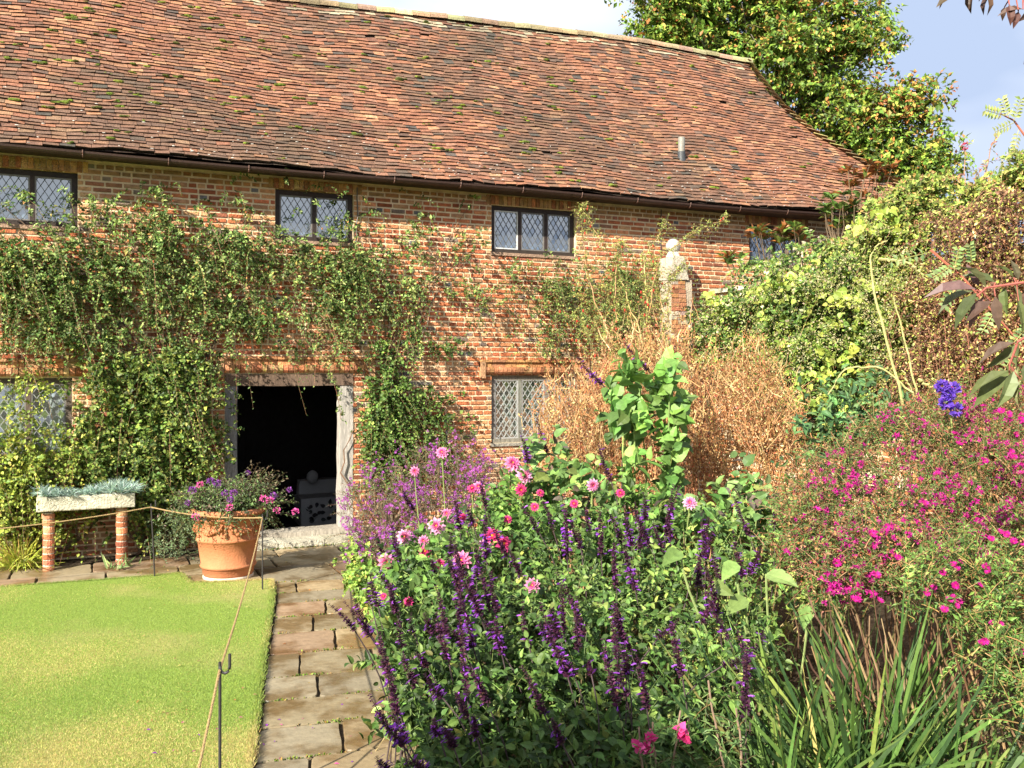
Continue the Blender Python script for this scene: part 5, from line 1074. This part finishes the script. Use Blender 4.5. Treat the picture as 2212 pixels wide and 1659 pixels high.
# --- salvia
sdep = depth_f([(1000, 7.4), (1150, 6.6), (1300, 5.5), (1450, 4.75), (1660, 4.15)])
def spike_mesh(seed, flow):
    mb = MB(); Ls = 1.0; nw = 24; bend = rng.uniform(-.24, .24); zz = np.linspace(.0, 1, nw); ctr = lambda t: np.stack([bend * t * t, .04 * np.sin(t * 3), t], -1)
    tube1(mb, ctr(np.linspace(-.12, 1, 10)), np.linspace(.011, .004, 10), (.05, .02, .045), 5)
    for w_, t in enumerate(zz):
        if rng.random() < .12: continue
        k = 6; a = np.arange(k) * 2 * math.pi / k + w_ * .6; sz = (.10 if t < .8 else .07) * (1.1 - .45 * t); c = ctr(np.array([t]))[0]; D = unit(np.column_stack([np.cos(a), np.sin(a), U(.1, .7, k)]))
        leaves(mb, np.tile(c, (k, 1)) + D * .008, D + rv(k, .15), unit(rv(k, .5) + up), sz, pal(k, [(.07, .018, .05), (.04, .014, .032), (.10, .028, .075), (.08, .04, .035)], jit=.3), T_SIMPLE, .62)
        if rng.random() < flow * (1.25 - t) and t < .85:
            for q in range(rng.integers(1, 4)):
                aa = rng.uniform(0, 6.28); d = unit(np.array([math.cos(aa), math.sin(aa), rng.uniform(-.1, .35)])); P0 = c + d * .04; P1 = P0 + d * .05; P2 = P1 + (d * .045 + np.array([0, 0, -.015]))
                fc = pal(1, [(.24, .05, .40), (.32, .09, .50), (.17, .03, .32)], jit=.2)[0]; tube1(mb, [P0, P1, P2], [.009, .013, .016], fc, 5)
                leaves(mb, np.tile(P2, (3, 1)), d + rv(3, .45), unit(rv(3) + up), .032, np.tile(fc * 1.2, (3, 1)), T_DIA, .8)
    return mb.mesh("flower_spike", M_petal)
SP = [spike_mesh(i, f) for i, f in enumerate([.15, .3, .5, .95, .22, .4])]
Z5 = lambda a, b, c, d: (721 + .3677 * a, 881 + .3677 * b, 721 + .3677 * c, 881 + .3677 * d)
ZL = lambda a, b, c, d: (745.5 + .2757 * a, 1220 + .2757 * b, 745.5 + .2757 * c, 1220 + .2757 * d)
Z6 = lambda a, b, c, d: (1399 + .3677 * a, 1049 + .3677 * b, 1399 + .3677 * c, 1049 + .3677 * d)
SPK = [ZL(20, 280, 210, 560), ZL(220, 560, 340, 880), (722, 1298, 768, 1365), (745, 1300, 800, 1375), ZL(200, 60, 260, 330), ZL(320, 170, 400, 370), ZL(430, 700, 560, 960), ZL(600, 870, 760, 1040), ZL(820, 1000, 960, 1200), ZL(950, 760, 1110, 1080), ZL(1060, 400, 1210, 640), ZL(930, 60, 1060, 400), ZL(1120, 60, 1200, 380), ZL(1480, 420, 1600, 600), ZL(1610, 350, 1690, 600), ZL(1380, 800, 1560, 1170), ZL(2130, 300, 2160, 560), ZL(2190, 640, 2200, 860), ZL(1700, 640, 1800, 880), ZL(600, 400, 700, 540), ZL(700, 430, 770, 560), ZL(480, 400, 540, 540), ZL(370, 400, 450, 660), ZL(560, 680, 640, 800), ZL(200, 1040, 460, 1420), ZL(320, 1100, 480, 1370), ZL(480, 1490, 640, 1640), ZL(700, 1220, 740, 1340), ZL(780, 1240, 850, 1430), ZL(980, 1180, 1030, 1350), ZL(1600, 1220, 1700, 1400), ZL(1900, 740, 1930, 860), ZL(860, 480, 930, 640), ZL(160, 130, 210, 330), ZL(270, 1490, 330, 1600),
       Z5(1080, 540, 1210, 740), Z5(1220, 500, 1290, 720), Z5(1340, 510, 1370, 860), Z5(1550, 590, 1570, 860), Z5(1640, 780, 1660, 1060), Z5(2010, 460, 1950, 730), Z5(1840, 500, 1830, 660), Z5(870, 400, 890, 580), Z5(770, 560, 820, 690), Z5(670, 740, 690, 870), Z5(860, 880, 930, 1200), Z5(760, 960, 850, 1180), Z5(1040, 820, 1100, 990), Z5(1280, 1180, 1320, 1360), Z5(1650, 1200, 1740, 1420), Z5(2160, 880, 2140, 1040), Z5(2190, 640, 2180, 780), Z5(230, 950, 350, 1080), Z5(400, 480, 470, 600), Z5(370, 800, 420, 920), Z5(560, 900, 600, 1000), Z5(1700, 1380, 1730, 1580), Z5(880, 760, 900, 900), Z5(1430, 700, 1450, 820), Z5(1800, 700, 1800, 830),
       Z6(160, 0, 110, 300), Z6(390, 220, 290, 460), Z6(740, 90, 745, 230), Z6(660, 370, 600, 520), Z6(370, 660, 320, 800), Z6(170, 780, 60, 900), Z6(680, 840, 610, 1000), Z6(560, 1000, 440, 1060), (1290, 960, 1320, 1040), (1160, 900, 1185, 985), (1130, 930, 1140, 1000), (1345, 740, 1400, 800), (1245, 775, 1300, 830)]
SPK = SPK[:98]
for _k in range(46):
    _x = rng.uniform(830, 1640); _y = rng.uniform(1120, 1560); _l = np.interp(_y, [1100, 1550], [70, 150]) * rng.uniform(.7, 1.2); SPK.append((_x - _l * rng.uniform(.0, .45), _y - _l, _x, _y))
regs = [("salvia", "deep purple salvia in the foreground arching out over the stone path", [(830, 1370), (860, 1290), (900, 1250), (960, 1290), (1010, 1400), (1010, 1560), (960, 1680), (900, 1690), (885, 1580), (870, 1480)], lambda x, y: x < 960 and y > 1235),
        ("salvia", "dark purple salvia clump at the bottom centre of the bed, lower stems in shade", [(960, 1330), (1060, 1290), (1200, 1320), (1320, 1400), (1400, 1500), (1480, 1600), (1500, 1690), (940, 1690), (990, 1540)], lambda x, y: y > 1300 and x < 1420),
        ("salvia", "purple salvia spikes rising among the pink dahlias", [(830, 1240), (900, 1190), (1000, 1140), (1110, 1140), (1180, 1230), (1150, 1330), (1000, 1330), (860, 1310)], lambda x, y: x < 1090),
        ("salvia", "tall purple salvia in the middle of the bed right of the dahlias", [(1100, 1180), (1180, 1120), (1300, 1140), (1420, 1180), (1420, 1330), (1300, 1420), (1150, 1340)], lambda x, y: x < 1400),
        ("salvia", "sparse dark purple salvia between the dahlias and the pink asters on the right", [(1400, 1150), (1520, 1100), (1660, 1180), (1700, 1350), (1640, 1500), (1500, 1560), (1380, 1450)], lambda x, y: True)]
done = set()
for ri, (nm, lab, poly, cond) in enumerate(regs):
    ns = [620, 1150, 520, 520, 520][ri]
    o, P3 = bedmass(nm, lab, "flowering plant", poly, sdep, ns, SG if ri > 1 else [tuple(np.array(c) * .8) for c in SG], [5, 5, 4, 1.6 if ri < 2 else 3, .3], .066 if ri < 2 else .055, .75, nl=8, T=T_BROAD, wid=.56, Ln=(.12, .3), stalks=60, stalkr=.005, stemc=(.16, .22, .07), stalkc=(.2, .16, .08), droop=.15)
    ms = MB(); b = OFF[o.name]
    for si, (x0, y0, x1, y1) in enumerate(SPK):
        if si in done or not cond(x0, y0): continue
        done.add(si); d = float(sdep(y1)) - rng.uniform(.25, .42)
        if y1 < 1000: d = 7.8
        base = at(x1, y1, d); tip = at(x0, y0, d + rng.normal(0, .04)); v = tip - base; Ls = np.linalg.norm(v); near = y0 > 1230
        k = rng.integers(6) if not (y0 > 1480 and x0 < 900) else 3
        # spike thickness independent of length: width scale ~ .30 m worth
        o2 = put(SP[k], "flower_spike", o, base, v / Ls, (.235 * rng.uniform(.8, 1.15), .235, Ls))
        root = np.array([b[0] + (base[0] - b[0]) * .7, b[1] + (base[1] - b[1]) * .7, 0.0]); cpt = base - v / Ls * min(.5, base[2] * .6) * np.array([1, 1, 1]); tube1(ms, bez(root, cpt, base, 8), np.linspace(.005, .0035, 8), (.07, .05, .05), 4)
    ms.build("flower_stems", M_stem, o)
# --- dahlias
def dahlia(r, layers, c_out, c_in, cc):
    mb = MB()
    for i in range(layers):
        k = 11 - i; a = np.arange(k) * 2 * math.pi / k + i * .4; t = i / max(1, layers - 1); D = unit(np.column_stack([np.cos(a), np.sin(a), np.full(k, .12 + .9 * t)])); rr = r * (1 - .38 * t)
        colo = np.array(c_out) * (1 - t * .6) + np.array(c_in) * t * .6
        O = D * r * .02 + np.array([0, 0, .004 * i]); 
        leaves(mb, O, D + rv(k, .05), np.tile(up, (k, 1)), rr, pal(k, [colo], jit=.1), T_BROAD, .62); leaves(mb, O + up * .003, D, np.tile(up, (k, 1)), rr * .62, pal(k, [c_in], jit=.15), T_BROAD, .36)
    blob(mb, (0, 0, r * .18), (r * .22, r * .22, r * .12), cc, 9, 5, .08); return mb.mesh("flower_head", M_petal)
DA = [dahlia(.066, 3, (.80, .42, .62), (.62, .03, .18), (.65, .40, .03)), dahlia(.062, 3, (.78, .30, .50), (.6, .04, .2), (.7, .45, .04)), dahlia(.06, 2, (.62, .06, .22), (.5, .02, .1), (.75, .30, .03))]
for nm, lab, poly, heads in [("dahlia", "pink and white dahlias with red centres at the left of the bed by the path", [(830, 1260), (870, 1200), (940, 1170), (1000, 1200), (1040, 1260), (960, 1290), (860, 1290)], [(873, 1160, 0, 34), (942, 1137, 0, 40), (997, 1211, 1, 46), (835, 1215, 1, 42), (918, 1192, 2, 32), (950, 1218, 2, 26), (882, 1300, 2, 26), (915, 1168, 1, 26), (828, 1288, 2, 18)]),
                             ("dahlia", "taller pink dahlias with yellow eyes near the middle of the bed", [(1040, 1140), (1080, 1060), (1130, 1020), (1200, 1060), (1190, 1160), (1120, 1200), (1050, 1190)], [(955, 978, 1, 30), (1107, 1002, 1, 42), (1132, 1028, 0, 36), (1125, 1058, 2, 30), (1020, 1055, 2, 24), (1034, 1052, 1, 28), (1062, 1158, 2, 42), (1088, 1175, 2, 42), (1045, 1180, 0, 30), (1150, 1265, 1, 36), (1096, 1122, 2, 22), (998, 1118, 2, 24), (965, 1110, 1, 26), (1155, 1095, 2, 22), (896, 1018, 1, 24)]),
                             ("dahlia", "single white-and-magenta dahlia blooms high among the broad leaves", [(1230, 1150), (1260, 1070), (1320, 1060), (1420, 1090), (1480, 1100), (1420, 1180), (1300, 1190)], [(1280, 1048, 0, 30), (1490, 1087, 0, 32), (1167, 1065, 2, 20), (1340, 1065, 2, 22), (1240, 1088, 2, 22)])]:
    o, P3 = bedmass(nm, lab, "flowering plant", poly, sdep, 190, [(.11, .21, .04), (.16, .28, .055), (.07, .13, .03)], None, .085, .6, nl=6, T=T_BROAD, wid=.55, stalks=26, stalkr=.006, stemc=(.18, .26, .08)); ms = MB(); b = OFF[o.name]
    for (x, y, k, dpx) in heads:
        d = float(sdep(y)) - .32; p = at(float(x), float(y), d); sc_ = dpx / 2 * d / F / .062; ax = unit(np.array([-.35, -.8, .45]) + rng.normal(0, .18, 3)); put(DA[k], "flower_head", o, p, ax, sc_)
        tube1(ms, bez((p[0] * .8 + b[0] * .2, p[1] * .8 + b[1] * .2 + .1, .2), p - up * .25 + fw * .06, p - ax * .01, 8), .004, (.22, .28, .09), 5)
    ms.build("flower_stems", M_stem, o)
# --- pink aster masses at right
pass
adep = depth_f([(830, 7.0), (1000, 6.1), (1200, 5.2), (1500, 4.4)])
ASG = [(.09, .14, .032), (.13, .19, .045), (.05, .09, .022), (.23, .14, .07), (.22, .08, .05)]
o, P3 = bedmass("pink_aster", "big mound of magenta-pink asters with reddish seedheads along the right side", "flowering bush", [(1680, 1220), (1690, 1120), (1730, 1050), (1800, 990), (1880, 920), (1980, 880), (2100, 850), (2240, 830), (2260, 1000), (2260, 1250), (2100, 1200), (1950, 1260), (1850, 1300), (1740, 1290)], adep, 4600, ASG, [5, 5, 3, 2, 1.2], .032, .7, nl=15, wid=.38, Ln=(.12, .32), stemc=(.28, .15, .08), stalks=40, stalkr=.006, stalkc=(.16, .09, .05))
T_ = P3 - fw * .10 + up * .08; i = rng.choice(len(T_), len(T_) // 2, replace=False); Tf = T_[i]
Tf = np.concatenate([Tf, T_ + rv(len(T_), .04)]); scatter_heads(o, PK, Tf - fw * .14, 1250, 100, (.9, 1.35), rest_pal=[(.40, .008, .19), (.32, .006, .14), (.48, .03, .25)])
mb = MB(); k = 3400; Q = (P3 + up * .12 - fw * .05)[rng.integers(0, len(P3), k)] + rv(k, .04); leaves(mb, Q, rv(k) + up * .5, rv(k), U(.010, .02, k), pal(k, [(.42, .18, .07), (.36, .12, .06), (.50, .28, .12)]), T_DIA, .9); mb.build("seedheads", M_petal, o, kind='stuff')
o, P3 = bedmass("pink_aster", "lower right pink aster with bright green leaves and leggy brown stems", "flowering bush", [(1960, 1240), (2080, 1180), (2240, 1180), (2260, 1560), (2180, 1560), (2130, 1420), (2030, 1360), (1950, 1300)], depth_f([(1180, 4.7), (1560, 3.9)]), 900, [(.10, .18, .04), (.16, .25, .05), (.06, .11, .025), (.24, .20, .08)], [5, 4, 4, 1], .034, .5, nl=14, wid=.38, stemc=(.3, .2, .08), stalks=0)
heads = [(2035, 1235), (2060, 1220), (2075, 1215), (2068, 1230), (2065, 1265), (2060, 1290), (2050, 1298), (2070, 1300), (2066, 1310), (2040, 1318), (2130, 1225), (2135, 1238), (2115, 1265), (2127, 1385), (2120, 1390), (2145, 1347), (2160, 1348), (2205, 1420), (2210, 1405), (2015, 1270), (2000, 1280), (2212, 1180), (2190, 1170), (2140, 1165), (2160, 1150), (2175, 1155), (1900, 1300), (1940, 1205)]
for (x, y) in heads: put(PK[rng.integers(3)], "flower_head", o, at(float(x), float(y), float(np.interp(y, [1150, 1560], [4.6, 3.85]))), unit(np.array([-.4, -.6, .6]) + rng.normal(0, .3, 3)), rng.uniform(.75, 1.0))
# leggy bare stems
ms = MB()
for k in range(46):
    x = rng.uniform(1880, 2240); xt = x - rng.uniform(0, 150) + (x - 2030) * .1; d = 4.85 + rng.normal(0, .15); b = on_z(x + rng.normal(30, 30), HY + 4418 / d); t_ = at(xt, float(rng.uniform(1260, 1420)), d - rng.uniform(.1, .4)); tube1(ms, wob(b, t_, 9, .05), np.linspace(.008, .004, 9) * rng.uniform(.5, 1.1), pal(1, [(.20, .11, .06), (.28, .18, .10), (.13, .07, .045), (.34, .24, .12)])[0], 5)
ms.build("bare_stems", M_stem, o)
# delphinium
dl = thing("delphinium", "violet-blue delphinium spike standing above the pink asters", "flower", at(2050., 950., 6.3) * np.array([1, 1, 0])); ms = MB(); tube1(ms, [at(2062., 1000., 6.35), at(2050., 840., 6.3)], .006, (.25, .3, .1), 5); ms.build("stem", M_stem, dl)
mb = MB(); 
for (x, y, r_) in ((2035, 835, 16), (2050, 850, 18), (2042, 870, 18), (2060, 840, 12), (2065, 885, 12)):
    n = 60; D = unit(rv(n)); leaves(mb, at(float(x), float(y), 6.25) + D * .02, D, unit(rv(n) - fw), .035, pal(n, [(.16, .07, .52), (.22, .10, .62), (.10, .05, .36)]), T_SIMPLE, .8)
mb.build("flower_head", M_petal, dl)
# --- iris strap leaves at bottom right
def irisclump(label, cx_, cy_d, n, spreadx, hrange, lean):
    b = on_z(float(cx_), HY + 4418 / cy_d); D = unit(rt * (lean + rng.uniform(-1.7, 1.7, n) * spreadx)[:, None] + fw * rng.normal(-.15, .35, n)[:, None] + up)
    grass_clump("iris_leaves", label, "plant", b, n, hrange, .0125, [(.075, .14, .035), (.11, .20, .045), (.21, .30, .07), (.05, .10, .035), (.40, .34, .12)], [5, 5, 2.5, 5, .35], droop=.3, dirs=D)
irisclump("clump of long green strap leaves fanning across the bottom right", 1850, 4.4, 130, .5, (.7, 1.35), -.1)
irisclump("arching strap-leaf clump low between the salvia and the brown stems", 1690, 4.35, 90, .6, (.6, 1.25), -.45)
irisclump("strap leaves at the far lower right corner under the leggy asters", 2070, 4.35, 80, .5, (.5, 1.05), .05)
irisclump("tall narrow strap leaves standing behind the front iris clump", 1900, 4.9, 50, .3, (.8, 1.35), -.05)
# low dark filler so soil reads planted
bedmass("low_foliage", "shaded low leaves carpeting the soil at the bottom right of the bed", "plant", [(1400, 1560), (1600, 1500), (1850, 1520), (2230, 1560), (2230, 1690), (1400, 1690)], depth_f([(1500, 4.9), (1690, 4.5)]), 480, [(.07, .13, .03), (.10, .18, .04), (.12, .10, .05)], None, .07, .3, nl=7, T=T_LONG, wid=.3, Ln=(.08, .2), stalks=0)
# snapdragons
sn = thing("snapdragon", "three hot-pink snapdragon blooms at the bottom edge of the bed", "flower", at(1410., 1620., 4.0) * np.array([1, 1, 0])); ml, ms = MB(), MB()
for (x, y, x1, y1) in ((1410, 1590, 1420, 1700), (1470, 1565, 1450, 1700), (1380, 1600, 1390, 1700), (1530, 1500, 1570, 1700), (1590, 1560, 1600, 1700)): tube1(ms, wob(at(float(x1), float(y1), 4.0), at(float(x), float(y) - 30, 4.0), 8, .01), .004, (.25, .17, .12), 5); sprays(ml, ms, wob(at(float(x1), float(y1), 4.0), at(float(x), float(y), 4.0), 10, .01), rv(10) + up * .3, .12, 7, .05, colf([(.14, .22, .07)]), T_LONG, .2)
ml.build("foliage", M_leaf, sn); ms.build("stems", M_stem, sn)
for (x, y) in ((1405, 1595), (1472, 1575), (1378, 1612), (1398, 1618), (1478, 1590)):
    mb = MB(); n = 9; D = unit(rv(n) - fw * .6); c0 = at(float(x), float(y), 3.97); leaves(mb, np.tile(c0, (n, 1)), D, unit(rv(n) - fw), .04, pal(n, [(.70, .05, .24), (.78, .12, .36)]), T_BROAD, .9); mb.build("flower_head", M_petal, sn)
# fallen petals and leaves on the path
fm = MB(); k = 130; xx = U(300, 850, k); yy_ = U(1200, 1655, k); Q = on_z(xx, yy_, .008); n = k
ispur = (Q[:, 1] < -6) ; C = np.where(ispur[:, None], pal(n, [(.25, .05, .4), (.6, .1, .3)]), pal(n, [(.45, .18, .06), (.5, .4, .15), (.35, .2, .1)])); Q[:, 2] = np.where(lawn_in(Q[:, 0], Q[:, 1]), .05, .009); leaves(fm, Q, unit(rv(n) * np.array([1, 1, .1])), unit(up + rv(n, .15)), U(.012, .035, n), C, T_SIMPLE, .6)
tag(fm.build("fallen_petals", M_petal, kind='stuff'), "fallen purple petals and autumn leaves littering the paving and lawn", "petals", kind='stuff')
print("OBJ", len(bpy.data.objects), "polys", sum(len(m.polygons) for m in bpy.data.meshes))
